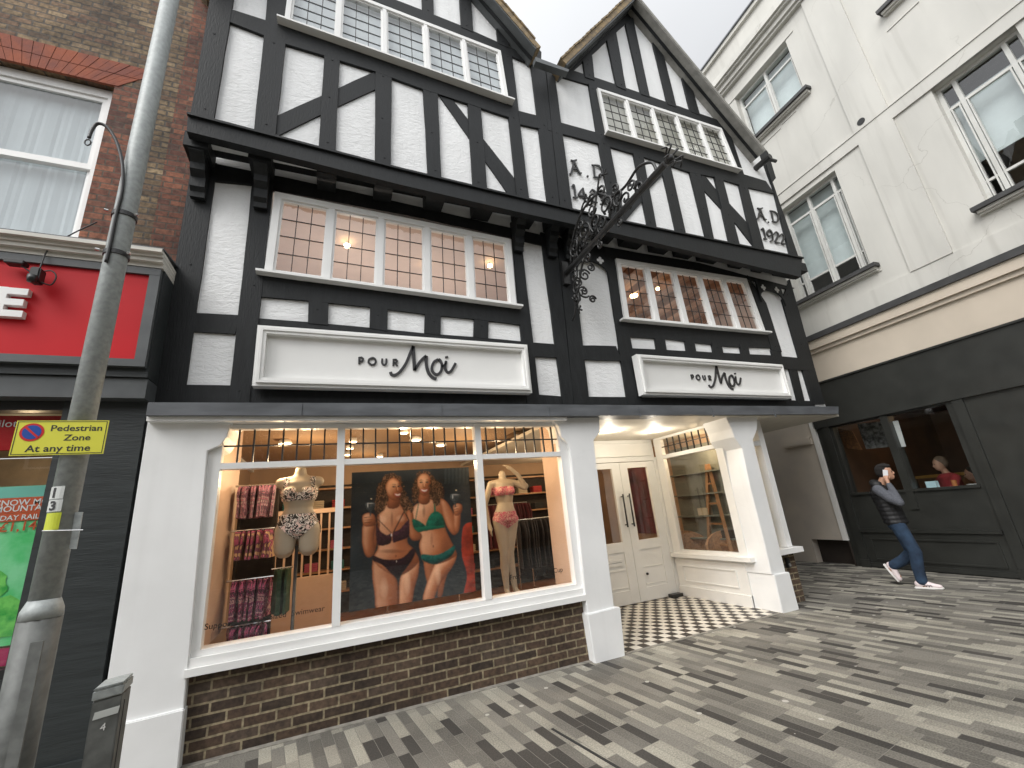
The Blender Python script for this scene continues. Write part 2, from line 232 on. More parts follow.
# ------------------------------------------------------------------ mesh building
def cr(pts, n=6, closed=False):
    pts = [V(p) for p in pts]; N = len(pts); out = []
    rng = range(N) if closed else range(N-1)
    for i in rng:
        if closed: a, b, c, d = pts[(i-1) % N], pts[i], pts[(i+1) % N], pts[(i+2) % N]
        else: a, b, c, d = pts[max(i-1, 0)], pts[i], pts[i+1], pts[min(i+2, N-1)]
        for k in range(n):
            t = k/n
            out.append(.5*((2*b)+(c-a)*t+(2*a-5*b+4*c-d)*t*t+(3*b-a-3*c+d)*t*t*t))
    if not closed: out.append(pts[-1])
    return out
class MB:
    def __init__(s): s.v = []; s.f = []; s.m = []; s.mi = 0
    def poly(s, pts):
        b = len(s.v); s.v += [V(p) for p in pts]; s.f.append(list(range(b, b+len(pts)))); s.m.append(s.mi); return s
    def prism(s, pts, vec):
        pts = [V(p) for p in pts]; vec = V(vec); n = len(pts); b = len(s.v)
        s.v += pts + [p+vec for p in pts]
        s.f += [list(range(b, b+n)), list(range(b+2*n-1, b+n-1, -1))]
        s.f += [[b+i, b+(i+1) % n, b+n+(i+1) % n, b+n+i] for i in range(n)]
        s.m += [s.mi]*(n+2); return s
    def box(s, x0, x1, y0, y1, z0, z1): return s.prism([(x0, y0, z0), (x1, y0, z0), (x1, y0, z1), (x0, y0, z1)], (0, y1-y0, 0))
    def bar(s, a, b, w, d, up=(0, 0, 1)):
        a, b = V(a), V(b); t = (b-a).normalized(); n = t.cross(V(up))
        if n.length < 1e-4: n = t.cross(V((1, 0, 0)))
        n.normalize(); q = t.cross(n).normalized()
        return s.prism([a+n*w/2+q*d/2, a-n*w/2+q*d/2, a-n*w/2-q*d/2, a+n*w/2-q*d/2], b-a)
    def tube(s, path, r, n=8, cap=True):
        path = [V(p) for p in path]; rs = r if isinstance(r, (list, tuple)) else [r]*len(path); N = len(path); base = len(s.v); pn = None
        for i, p in enumerate(path):
            t = (path[min(i+1, N-1)]-path[max(i-1, 0)]).normalized()
            if pn is None: pn = t.cross(V((0, 0, 1))); pn = pn if pn.length > 1e-3 else t.cross(V((1, 0, 0)))
            pn = (pn - t*pn.dot(t)).normalized(); q = t.cross(pn)
            for k in range(n):
                a = 2*math.pi*k/n; s.v.append(p+(pn*math.cos(a)+q*math.sin(a))*rs[i])
        for i in range(N-1):
            for k in range(n):
                s.f.append([base+i*n+k, base+i*n+(k+1) % n, base+(i+1)*n+(k+1) % n, base+(i+1)*n+k]); s.m.append(s.mi)
        if cap: s.f += [list(range(base+n-1, base-1, -1)), list(range(base+(N-1)*n, base+N*n))]; s.m += [s.mi]*2
        return s
    def lathe(s, c, prof, n=20):
        c = V(c); base = len(s.v); N = len(prof)
        for r, z in prof:
            for k in range(n): a = 2*math.pi*k/n; s.v.append(c+V((r*math.cos(a), r*math.sin(a), z)))
        for i in range(N-1):
            for k in range(n): s.f.append([base+i*n+k, base+i*n+(k+1) % n, base+(i+1)*n+(k+1) % n, base+(i+1)*n+k]); s.m.append(s.mi)
        s.f += [list(range(base+n-1, base-1, -1)), list(range(base+(N-1)*n, base+N*n))]; s.m += [s.mi]*2; return s
    def ball(s, c, r, sc=(1, 1, 1), n=12):
        c = V(c); base = len(s.v); rows = n//2
        for i in range(1, rows):
            ph = math.pi*i/rows
            for k in range(n): a = 2*math.pi*k/n; s.v.append(c+V((r*sc[0]*math.sin(ph)*math.cos(a), r*sc[1]*math.sin(ph)*math.sin(a), r*sc[2]*math.cos(ph))))
        t = len(s.v); s.v += [c+V((0, 0, r*sc[2])), c-V((0, 0, r*sc[2]))]
        for i in range(rows-2):
            for k in range(n): s.f.append([base+i*n+k, base+(i+1)*n+k, base+(i+1)*n+(k+1) % n, base+i*n+(k+1) % n]); s.m.append(s.mi)
        for k in range(n):
            s.f.append([t, base+k, base+(k+1) % n]); s.f.append([t+1, base+(rows-2)*n+(k+1) % n, base+(rows-2)*n+k]); s.m += [s.mi]*2
        return s
    def ribbon(s, path, w, nrm, th, n=1):
        """flat stroke of width w lying on a plane with normal nrm, raised by th"""
        path = [V(p) for p in path]; nrm = V(nrm); ws = w if isinstance(w, (list, tuple)) else [w]*len(path); N = len(path); L = []; Rr = []
        for i, p in enumerate(path):
            t = (path[min(i+1, N-1)]-path[max(i-1, 0)]).normalized(); q = t.cross(nrm).normalized()*ws[i]/2; L.append(p+q); Rr.append(p-q)
        for i in range(N-1): s.prism([L[i], L[i+1], Rr[i+1], Rr[i]], nrm*th)
        return s
    def build(s, name, mat, parent=None, smooth=False, bevel=0):
        me = bpy.data.meshes.new(name); off = V((0, 0, 0)); p = parent
        while p is not None: off = off + p.location; p = p.parent
        me.from_pydata([tuple(v-off) for v in s.v], [], s.f)
        mats = mat if isinstance(mat, (list, tuple)) else [mat]
        for mt in mats: me.materials.append(mt)
        for p, mi in zip(me.polygons, s.m): p.material_index = mi
        bm = bmesh.new(); bm.from_mesh(me); bmesh.ops.recalc_face_normals(bm, faces=bm.faces); 
        if bevel: bmesh.ops.bevel(bm, geom=[e for e in bm.edges if len(e.link_faces) == 2 and e.calc_face_angle(0) > .6], offset=bevel, segments=2, affect='EDGES', clamp_overlap=True)
        bm.to_mesh(me); bm.free()
        if smooth:
            for p in me.polygons: p.use_smooth = True
        o = bpy.data.objects.new(name, me); COL.objects.link(o)
        if parent is not None: o.parent = parent
        return o
def tag(o, label, cat, group=None):
    o['label'] = label; o['category'] = cat
    if group: o['group'] = group
    return o
def thing(name, label, cat, loc, group=None):
    o = bpy.data.objects.new(name, None); COL.objects.link(o); o.location = V(loc); o.empty_display_size = .2
    return tag(o, label, cat, group)
def single(mb, name, mat, label, cat, loc, group=None, smooth=False, bevel=0):
    """a thing that is one mesh, its origin at loc"""
    loc = V(loc); mb.v = [v-loc for v in mb.v]; o = mb.build(name, mat, None, smooth, bevel); o.location = loc
    return tag(o, label, cat, group)
def copy_tree(o, parent=None):
    c = o.copy(); COL.objects.link(c)
    if parent is not None: c.parent = parent
    for ch in list(o.children): copy_tree(ch, c)
    return c
def struct(o): o['kind'] = 'structure'; return o
def text(mb, body, org, rt, up, h, th, nrm, align='CENTER', bold=0.0, xs=1.0, shear=0.0):
    cu = bpy.data.curves.new('t', 'FONT'); cu.body = body; cu.size = 1; cu.align_x = align; cu.extrude = .5; cu.offset = bold; cu.resolution_u = 3; cu.shear = shear
    ob = bpy.data.objects.new('t', cu); COL.objects.link(ob); dg = bpy.context.evaluated_depsgraph_get(); me = ob.evaluated_get(dg).to_mesh()
    rt = V(rt).normalized(); up = V(up).normalized(); nrm = V(nrm).normalized(); b = len(mb.v)
    for v in me.vertices: mb.v.append(V(org)+rt*(v.co.x*h*xs)+up*(v.co.y*h)+nrm*((v.co.z+.5)*th))
    for p in me.polygons: mb.f.append([b+i for i in p.vertices]); mb.m.append(mb.mi)
    ob.evaluated_get(dg).to_mesh_clear(); bpy.data.objects.remove(ob); bpy.data.curves.remove(cu)
def wall_cols(mb, fn, breaks, zb, zt, holes, depth):
    """upright wall in (u,z) with rectangular holes, each strip a prism; zt may be a function"""
    us = sorted(set(list(breaks)+[h[0] for h in holes]+[h[1] for h in holes]))
    T = zt if callable(zt) else (lambda u: zt)
    for a, b in zip(us[:-1], us[1:]):
        if b-a < 1e-4: continue
        mid = (a+b)/2; hs = sorted([h for h in holes if h[0] < mid < h[1]], key=lambda h: h[2]); lo = zb
        for h in hs:
            if h[2] > lo: mb.prism([fn(a, lo), fn(b, lo), fn(b, h[2]), fn(a, h[2])], depth)
            lo = h[3]
        mb.prism([fn(a, lo), fn(b, lo), fn(b, T(b)), fn(a, T(a))], depth)
# soft bodies: overlapping balls fused into one continuous skin
def blob(name, chains, voxel, mat, parent, smooth_it=6, sc=None):
    mb = MB()
    for ch in chains:
        for (a, ra), (b, rb) in zip(ch[:-1], ch[1:]):
            if isinstance(ra, tuple) != isinstance(rb, tuple): ra = ra if isinstance(ra, tuple) else (ra,)*3; rb = rb if isinstance(rb, tuple) else (rb,)*3
            a, b = V(a), V(b); L = (b-a).length; n = max(2, int(L/(min(ra[0] if isinstance(ra, tuple) else ra, rb[0] if isinstance(rb, tuple) else rb)*.3))+1)
            for i in range(n+1):
                t = i/n; p = a.lerp(b, t)
                if isinstance(ra, tuple):
                    rr = [ra[k]*(1-t)+rb[k]*t for k in range(3)]; mb.ball(p, 1, rr, 14)
                else: mb.ball(p, ra*(1-t)+rb*t, (1, 1, 1), 12)
    o = mb.build(name, mat, parent)
    md = o.modifiers.new('r', 'REMESH'); md.mode = 'VOXEL'; md.voxel_size = voxel
    ms = o.modifiers.new('s', 'SMOOTH'); ms.factor = .5; ms.iterations = smooth_it
    dg = bpy.context.evaluated_depsgraph_get(); me = bpy.data.meshes.new_from_object(o.evaluated_get(dg)); o.modifiers.clear(); old = o.data; o.data = me; bpy.data.meshes.remove(old)
    for p in me.polygons: p.use_smooth = True
    return o
def garment(name, src, pred, mat, parent, off=.006):
    """cloth cut from the figure's surface and lifted off it"""
    bm = bmesh.new(); bm.from_mesh(src.data); bm.normal_update()
    kill = [f for f in bm.faces if not pred(f.calc_center_median())]
    for v in bm.verts: v.co += v.normal*off
    bmesh.ops.delete(bm, geom=kill, context='FACES')
    me = bpy.data.meshes.new(name); bm.to_mesh(me); bm.free(); me.materials.clear(); me.materials.append(mat)
    for p in me.polygons: p.use_smooth = True; p.material_index = 0
    o = bpy.data.objects.new(name, me); COL.objects.link(o); o.parent = parent; return o
def lamp(name, loc, e, r=.04, col=(1, .72, .42)):
    d = bpy.data.lights.new(name, 'POINT'); d.energy = e; d.shadow_soft_size = r; d.color = col; o = bpy.data.objects.new(name, d); COL.objects.link(o); o.location = loc
# ------------------------------------------------------------------ ground
PAVE = paving_mat(); CHK = checker_mat()
struct(MB().prism([(-90, -90, 0), (90, -90, 0), (90, 110, 0), (-90, 110, 0)], (0, 0, -.1)).build('pavement', PAVE))
struct(MB().prism([(2.80, 4.52, .004), (5.72, 4.52, .004), (5.62, 4.95, .004), (5.50, 6.33, .004), (3.2, 6.33, .004)], (0, 0, .004)).build('entrance_tiles', CHK))
KERB = mk('pale_mortar', (.23, .215, .185), .9, var=.25, scale=12, bump=.3)
struct(MB().box(-1.0, 2.66, 4.50, 4.60, -.02, .006).build('mortar_strip', KERB))
struct(MB().box(2.9, 5.7, 4.47, 4.518, -.02, .006).build('threshold_strip', KERB))
a = onZ(552, 729); b = onZ(625, 772)
struct(MB().bar((a.x, a.y, .001), (b.x, b.y, .001), .02, .006).build('drain_slot', mk('drain_black', (.02, .02, .02), .8, var=0)))
# ------------------------------------------------------------------ timber-framed building
YJ, YL = 4.29, 4.60           # front plane of the timbers, upper storey and first floor
B = thing('timber_framed_building', 'black and white half-timbered building with two gables above white shopfront piers', 'building', (3.3, 4.6, 0))
YP = YJ+.04; YPL = YL+.035
def qx(px, Y): return [onY(x, y, Y) for x, y in px]
cnt = [0]
def timber(name, px, Y, depth=.055, holes=()):
    cnt[0] += 1; o = (cnt[0] % 9)*.0011
    pts = qx(px, Y+o+{'rail': .002, 'brace': .013, 'post': 0}.get(name, 0))
    out = []
    for i in range(len(pts)):
        a, b = pts[i], pts[(i+1) % len(pts)]; n = max(1, int((b-a).length/.32)); q = V((-(b-a).z, 0, (b-a).x)).normalized(); out.append(a)
        for k in range(1, n): out.append(a.lerp(b, k/n)+q*random.uniform(-.0045, .0045))
    m_ = MB().prism(out, (0, depth, 0))
    if len(pts) == 4 and name == 'post':
        t0, t1 = (pts[0]+pts[1])/2, (pts[2]+pts[3])/2; L_ = (t1-t0).length
        for f in (.09, L_-.09, L_*.5+random.uniform(-.1, .1)):
            if L_ < .45 and f != .09: continue
            c_ = t0.lerp(t1, min(.95, max(.05, f/L_)))+V((random.uniform(-.02, .02), 0, 0)); m_.prism([c_+V((.011*math.cos(a_*.785), .0, .011*math.sin(a_*.785))) for a_ in range(8)], (0, -.005, 0))
    return m_.build(name, BLK, B)
def P(l0, l1, r1, r0, Y=YJ): return timber('post', [l0, r0, r1, l1], Y)
def RL(top, bot, Y=YJ): return timber('rail', list(top)+list(bot)[::-1], Y)
def BR(q, Y=YJ): return timber('brace', q, Y)
# --- upper storey, first gable
P((214, -28), (190.5, 113), (213.5, 119), (238, -28))
P((270, -28), (254, 130), (275.3, 136), (293, -28))
P((324.5, 52), (318.6, 146), (335.8, 150), (339.9, 57))
P((375.8, 68), (374.9, 161), (390.9, 165), (391.7, 74))
P((422.8, 84), (427.8, 174), (441.4, 177), (437.6, 89))
P((467.5, 98), (472.9, 186), (487.3, 189), (480.3, 102))
P((500.7, 47), (517, 196), (529.3, 199), (511.5, 52))
P((529.7, 56), (547.5, 204), (560, 207), (544.5, 62))
P((545.2, 62), (560.6, 207), (572.9, 210), (553.5, 66))
RL([(283, 25), (400, 66), (508.9, 105)], [(282, 42.6), (323.4, 55), (374.5, 71), (423.3, 89), (508.9, 117)])
RL([(231, 9), (267, 20.5)], [(228, 21), (264, 35.1)])
RL([(518, 110.5), (537, 115.5)], [(520, 124), (540.5, 128.6)])
RL([(394, -1), (421, 9.4), (460.8, 25.3), (497.2, 41.7), (532, 57)], [(394, 8.5), (421, 19), (460.8, 34.8), (497.2, 49.5), (540, 68)])
RL([(286, -45), (394, -1)], [(286, -36), (394, 8.5)])
BR([(274, 117), (330, 92), (376, 71), (377, 88.5), (330, 110), (277, 136)])
BR([(437, 92.5), (450, 96), (517.5, 182), (517.5, 197), (509, 195)])   # falling brace on the right
P((421.5, -14), (422.2, 12), (433.9, 16), (432.5, -14)); P((459, -14), (461.5, 27), (473.3, 32), (470, -14))
P((495.6, 14), (498, 43), (509.3, 48), (507.8, 29))
BR([(468, -18), (497, 15.5), (530, 53), (541, 66), (541.5, 52), (527.6, 36), (483, -18)])
# --- upper storey, second gable
BR([(551, 66), (565, 78), (571, 76), (561, 68)])
P((588.6, 83), (597.2, 137), (609, 140.5), (597.7, 87))
P((597.6, 138), (612.4, 217), (624.4, 220.5), (609, 140))
P((633, 151), (647.7, 225.5), (656.9, 228), (643.3, 155))
P((660, 160), (676.2, 232), (686.4, 235), (670, 163))
P((689, 169.5), (706.1, 239), (714.5, 241), (700.3, 172))
P((714.4, 175), (730.4, 245), (740.6, 247), (722.8, 178))
P((739, 183), (754.6, 250), (765.3, 252), (747.4, 185))
P((774, 190), (790.7, 256), (799, 258), (766.5, 164))
RL([(547, 118.5), (597, 132.4), (609, 136)], [(548, 130), (598.7, 143.4), (610, 146.8)])
RL([(606, 134.5), (740.5, 173.2), (766, 181)], [(609.9, 146.5), (633, 153.4), (660, 162), (689, 171.9), (714.4, 176.9), (747, 187), (774.3, 193.4)])
BR([(624, 213), (661, 163), (664, 174), (650, 188), (641.6, 202.3), (624.5, 222)])
BR([(701.9, 171.5), (716.8, 190.5), (729, 203), (753, 229), (754, 247), (736.4, 224.3), (722.9, 210.8), (701, 187)])
P((721.7, 126), (741, 175), (745, 177), (729.2, 130))
RL([(566, 68), (616.2, 84.4), (666.6, 102), (717, 119.5), (736, 127)], [(563, 77), (597.5, 87), (721.7, 127.9), (750, 138)])
P((583, 60), (585.3, 77), (594.7, 80), (591.8, 52)); P((607, 40), (616.8, 86), (626.4, 90), (616.2, 32))
P((625.6, 24), (641.3, 94), (650, 97), (633, 17)); P((647.9, 22), (667.8, 104), (676.6, 107), (659, 36))
P((677, 58), (690.8, 111.5), (700.2, 115), (688.4, 73)); P((712.5, 101), (717, 121), (725.5, 124.5), (723.8, 116))
BR([(566, 77), (591.6, 55), (637.3, 12.9), (636.5, -3), (620, 10), (562, 66)])
BR([(637.3, 12.9), (659.6, 38.7), (688.9, 75), (733.4, 126.5), (760.4, 154.7), (771, 184), (776, 178), (768, 152), (700, 72), (637, -5)])
# --- first floor
def PL_(l0, l1, r1, r0): return P(l0, l1, r1, r0, YL)
PL_((192, 160), (153, 404), (183, 404), (217, 163)); PL_((254, 168), (228, 404), (249, 404), (274.5, 172))
PL_((510.6, 222), (527.3, 404), (540.4, 404), (520, 226)); PL_((540.6, 232), (563, 404), (573.8, 404), (556, 237))
PL_((556.6, 237), (574.3, 404), (589.6, 404), (571, 241)); PL_((604, 248), (627.8, 404), (643, 404), (614, 252))
PL_((747.5, 275), (772, 350), (782, 352), (766.3, 303)); PL_((782, 300), (812.5, 404), (825, 404), (790, 279))
RL([(189, 312.4), (239.5, 315.1)], [(186, 331), (235, 333.9)], YL)
RL([(247, 317.4), (308.5, 322), (370, 327.6), (425, 333.3), (474.4, 337), (530, 342.3)], [(247, 335), (308.5, 338), (370, 341), (425, 344), (474, 348), (532, 352)], YL)
RL([(524, 341.8), (554, 344)], [(525, 356), (560, 357.5)], YL)
RL([(572, 345.3), (616, 346)], [(574, 359), (622, 360.6)], YL)
RL([(256, 274.5), (380, 291), (522.5, 309)], [(256, 296), (308.5, 300.6), (370.2, 306.9), (425, 314), (474, 319), (523, 325)], YL)
for x0, x1, t0, t1, b0, b1 in ((308.5, 328.5, 300, 303, 323, 325), (370.2, 387.8, 306, 309, 328, 331), (425, 441, 313, 315, 333, 335), (474.2, 488.6, 318, 320, 337, 339)):
    PL_((x0, t0), (x0-.6, b0), (x1-.4, b1), (x1, t1))
RL([(181, 384.6), (229.6, 385.3), (540, 394.6), (562, 396.3), (627, 397), (770, 400), (815, 401)], [(181, 404.5), (229.6, 404.5), (540, 404.5), (562, 404.5), (627, 404.5), (770, 406), (815, 407)], YL)
# right bay: rail under the window, small studs
RL([(622, 320.5), (700, 328), (774, 335)], [(624, 336.5), (654, 338.5), (666.3, 338.9), (728, 346.6), (771, 348)], YL)
RL([(619, 347.5), (663, 349.6), (768, 355), (808, 359)], [(621, 362), (700, 364), (780, 368), (812, 371)], YL)
for x0, x1 in ((656, 666), (686, 695.5), (712.5, 722.5), (740.5, 749)):
    s = (x0-620)/150
    PL_((x0-1, 335+s*11), (x0+1.4, 352+s*4), (x1+1.4, 353+s*4), (x1-1, 336+s*11))
PL_((788.5, 366), (798.5, 404), (805.5, 404), (796.5, 366)); PL_((771, 350), (786, 404), (792.5, 404), (781, 352))
RL([(190, 158), (350, 191), (560, 239), (700, 263), (795, 288)], [(190, 178.5), (252, 184.7), (276, 191), (400, 214), (520, 240), (558, 249), (614, 257.7), (748, 279), (790, 290)], YL)
# --- plaster behind the timbers
W1 = [onY(x, y, YP) for x, y in ((283, -40), (508, 104))]; w1x0, w1x1 = onY(287, 20, YP).x, onY(505, 75, YP).x
w1z0 = .5*(onY(287, 27, YP).z+onY(508, 102, YP).z); w1z1 = onY(500.7, 50.4, YP).z
w2x0, w2x1 = onY(602, 110, YP).x, onY(731, 150, YP).x; w2z0, w2z1 = onY(670, 153, YP).z, onY(670, 110, YP).z
w3x0, w3x1 = onY(270, 230, YPL).x, onY(512, 270, YPL).x; w3z0, w3z1 = onY(390, 290, YPL).z, onY(390, 213.5, YPL).z
w4x0, w4x1 = onY(621, 290, YPL).x, onY(757, 305, YPL).x; w4z0, w4z1 = onY(690, 327, YPL).z, onY(690, 270, YPL).z
XL, XR = -1.47, 8.10
apR = onY(636.8, 2, YP); ftR = onY(767, 152, YP); ftL = onY(563, 62, YP)
sR = (ftR.z-apR.z)/(ftR.x-apR.x); sL = (ftL.z-apR.z)/(ftL.x-apR.x)
g1a = onY(496, 10, YP); g1b = onY(540, 60, YP); s1 = (g1b.z-g1a.z)/(g1b.x-g1a.x)
vx = (ftL.x+g1b.x)/2; g1ap = .72; g1apz = g1b.z+s1*(g1ap-g1b.x)
print('GABLE', apR, ftR, ftL, sR, sL, s1, 'apex1', g1apz, 'w', w1x0, w1x1, w1z0, w1z1, w3x0, w3x1, w3z0, w3z1, w4x0, w4x1, w4z0, w4z1)
def topz(x):
    if x <= g1ap: return g1apz-(g1ap-x)*abs(s1)*1.0
    if x <= vx: return g1apz+s1*(x-g1ap)
    if x <= apR.x: return apR.z+sL*(x-apR.x)
    return apR.z+sR*(x-apR.x)
mb = MB(); wall_cols(mb, lambda x, z: V((x, YP, z)), [XL, g1ap, vx, apR.x, XR-.02], 5.60, lambda x: topz(x)-.02, [(w1x0, w1x1, w1z0, w1z1), (w2x0, w2x1, w2z0, w2z1)], (0, .12, 0))
mb.build('plaster_wall', PL, B)
mb = MB(); wall_cols(mb, lambda x, z: V((x, YPL, z)), [XL+.02, XR-.02], 2.72, 5.68, [(w3x0, w3x1, w3z0, w3z1), (w4x0, w4x1, w4z0, w4z1)], (0, .12, 0))
mb.build('plaster_wall', PL, B)
# side and rear walls, floors and rooms inside
mb = MB(); mb.box(XL, XL+.12, YPL+.13, 12, 2.72, 7.2); mb.box(XR-.12, XR, YPL+.13, 12, 2.72, 7.0); mb.box(XL, XR, 12, 12.15, 0, 7.0); mb.build('side_wall', PL, B)
FB = mk('upstairs_ceiling_paint', (.60, .48, .42), .7, var=.03)
MB().box(XL+.13, XR-.13, YPL+.13, 11.9, 5.50, 5.60).build('ceiling', FB, B)
mb = MB(); mb.box(XL+.13, XL+.16, YPL+.14, 9.4, 3.0, 5.49); mb.box(3.3, 3.4, YPL+.14, 9.4, 3.0, 5.49); mb.box(XR-.16, XR-.13, YPL+.14, 9.4, 3.0, 5.49); mb.box(XL+.2, XR-.2, 9.41, 9.5, 3.0, 5.49); mb.build('upstairs_wall', PINKW, B)
BRN = mk('brown_ceiling_board', (.30, .165, .10), .6, var=.25, scale=4, stretch=(6, .6, 1))
mb = MB(); mb.box(3.42, XR-.17, YPL+.15, 9.4, 5.44, 5.49)
for i in range(9): mb.box(3.6+i*.5, 3.72+i*.5, YPL+.16, 9.39, 5.30, 5.437)
mb.build('beamed_ceiling', BRN, B)
MB().box(XL+.13, XR-.13, YPL+.13, 11.9, 2.90, 3.0).build('floor_slab', CEIL, B)
# storey sheet behind the attic glass
# ------------------------------------------------------------------ leaded windows
def bil(q, u, v):  # q tl,tr,br,bl ; u right, v up
    return (q[3]*(1-u)+q[2]*u)*(1-v)+(q[0]*(1-u)+q[1]*u)*v
def leaded(px, Y, n, cols, rows, fw=.075, mw=.085, sillh=.03, fb=.03, gmat=None, deep=0.09, over=(.07, .07)):
    q = qx(px, Y); W = (q[1]-q[0]).length; H = (q[0]-q[3]).length
    fu, fv, mu = fw/W, fw/H, mw/W
    fr = MB()
    def pan(mb, u0, u1, v0, v1, y0, d): mb.prism([bil(q, u0, v0)+V((0, y0, 0)), bil(q, u1, v0)+V((0, y0, 0)), bil(q, u1, v1)+V((0, y0, 0)), bil(q, u0, v1)+V((0, y0, 0))], (0, d, 0))
    pan(fr, 0, 1, 1-fv, 1, 0, deep); pan(fr, 0, 1, 0, fb/H, .001, deep); vb_ = fb/H; pan(fr, 0, fu, vb_, 1-fv, 0, deep); pan(fr, 1-fu, 1, vb_, 1-fv, 0, deep)
    f = fr.build('window', WHT, B)
    lw = (1-2*fu-(n-1)*mu)/n; b = .024
    for i in range(n):
        u0 = fu+i*(lw+mu); u1 = u0+lw
        if i: MB_ = MB(); pan(MB_, u0-mu, u0, vb_, 1-fv, .004, deep-.01); MB_.build('mullion', WHT, f)
        c = MB(); bu, bv = b/W, b/H
        pan(c, u0, u1, vb_, vb_+bv, .022, .04); pan(c, u0, u1, 1-fv-bv, 1-fv, .022, .04); pan(c, u0, u0+bu, vb_+bv, 1-fv-bv, .022, .04); pan(c, u1-bu, u1, vb_+bv, 1-fv-bv, .022, .04)
        c.build('casement', WHT, f)
        g = MB(); gu0, gu1, gv0, gv1 = u0+bu*.9, u1-bu*.9, vb_+bv*.9, 1-fv-bv*.9
        g.poly([bil(q, gu0, gv0)+V((0, .045, 0)), bil(q, gu1, gv0)+V((0, .045, 0)), bil(q, gu1, gv1)+V((0, .045, 0)), bil(q, gu0, gv1)+V((0, .045, 0))]); g.build('pane', gmat or GLL, f)
        l = MB()
        for k in range(1, cols):
            u = gu0+(gu1-gu0)*k/cols; l.prism([bil(q, u-.0042/W, gv0)+V((0, .038, 0)), bil(q, u+.0042/W, gv0)+V((0, .038, 0)), bil(q, u+.0042/W, gv1)+V((0, .038, 0)), bil(q, u-.0042/W, gv1)+V((0, .038, 0))], (0, .012, 0))
        for k in range(1, rows):
            v = gv0+(gv1-gv0)*k/rows; l.prism([bil(q, gu0, v-.0042/H)+V((0, .036, 0)), bil(q, gu1, v-.0042/H)+V((0, .036, 0)), bil(q, gu1, v+.0042/H)+V((0, .036, 0)), bil(q, gu0, v+.0042/H)+V((0, .036, 0))], (0, .010, 0))
        l.build('lead_lattice', LEADM, f)
    s = MB(); du = over[0]/W; a0 = bil(q, -du, 0); a1 = bil(q, 1+over[1]/W, 0)
    s.prism([a0+V((0, -.06, -.004)), a1+V((0, -.06, -.004)), a1+V((0, -.06, -sillh)), a0+V((0, -.06, -sillh))], (0, .12, 0)); s.build('sill', WHT, f)
    return q
q1 = leaded([(291, -31), (500.7, 50.4), (508.9, 100), (284, 21)], YJ-.035, 5, 3, 5, fw=.055, mw=.05)
q2 = leaded([(597.5, 87.5), (721.7, 128), (739.0, 170.5), (606.7, 132)], YJ-.035, 5, 3, 5, fw=.055, mw=.05, over=(.02, .01))
q3 = leaded([(274.7, 191.2), (510.6, 238.8), (516.5, 305.5), (264, 271.5)], YL-.03, 5, 3, 4, mw=.07)
q4 = leaded([(616.2, 258.2), (746.6, 278.5), (766, 332), (624.9, 319)], YL-.03, 5, 3, 4, mw=.075)
for q, mt in ((q1, BLIND), (q2, mk('pale_net_curtain', (.52, .51, .45), .8, var=.12, scale=1.2))):  # second sheet's creamy tone imitates the tan building mirrored in its panes
    MB().prism([q[0]+V((-.02, .11, .02)), q[1]+V((.02, .11, .02)), q[2]+V((.02, .11, -.02)), q[3]+V((-.02, .11, -.02))], (0, .02, 0)).build('window_blind', mt, B)
# ------------------------------------------------------------------ jetty
fas_t = [(188, 112.5), (400, 167.8), (512, 194.5), (618, 219.5), (802, 257)]; fas_b = [(186.5, 131), (400, 184.5), (512, 210.5), (618, 234), (801, 277)]
mb = MB(); T = qx(fas_t, 4.19); Bt = qx(fas_b, 4.19)
for i in range(4): mb.prism([T[i], T[i+1], Bt[i+1], Bt[i]], (0, .10, 0))
mb.build('jetty_fascia', BLK, B)
mb = MB()
for i in range(4): mb.prism([T[i]+V((0, -.03, -.045)), T[i+1]+V((0, -.03, -.045)), T[i+1]+V((0, -.03, -.018)), T[i]+V((0, -.03, -.018))], (0, .14, 0))
mb.build('drip_moulding', BLK, B)
mb = MB(); mb.box(XL, XR, 4.292, YL-.002, 5.64, 5.67); mb.build('jetty_soffit', BLK, B)
def joist(xa, xb):
    a = onY(xa, 200, YL).x; b_ = onY(xb, 200, YL).x
    return a, b_
strips = [(221, 253.3, 165), (275.3, 317.7, 173), (336.3, 372.9, 188), (390.5, 422.6, 198), (440.2, 470, 208), (487, 511.3, 219), (528, 542.8, 227)]
def xat(px, py, Y=YL): return onY(px, py, Y).x
edges = [(192, 216, 160)]
for (a, b_, y), (c, d, y2) in zip(strips[:-1], strips[1:]): edges.append((b_, c, (y+y2)/2))
edges += [(543, 575, 232), (590.5, 606.4, 238), (617, 635, 242), (647, 661.5, 247), (671.6, 685.7, 252), (695, 711, 257), (726, 737, 262), (749, 758, 267), (770, 790, 270)]
for a, b_, y in edges:
    x0, x1 = xat(a, y), xat(b_, y)
    MB().box(x0, x1, 4.30, YL-.004, 5.46, 5.638).build('joist_end', BLK, B)
def bracket(x, w=.13, z=5.498):
    # stepped corbel under the jetty
    pr = [(4.32, 0), (4.60, 0), (4.60, -.46), (4.545, -.46), (4.54, -.40), (4.50, -.36), (4.50, -.25), (4.43, -.20), (4.42, -.13), (4.36, -.08), (4.32, -.06)]
    m_ = MB().prism([V((x-w/2, y-.003, z+dz)) for y, dz in pr], (w, 0, 0)); m_.box(x-w/2-.02, x+w/2+.02, 4.31, 4.45, z-.045, z-.003)
    m_.build('bracket', BLK, B)
for a, y in ((203, 170), (264, 178), (515, 225), (549, 240), (566, 244)): bracket(xat(a, y))
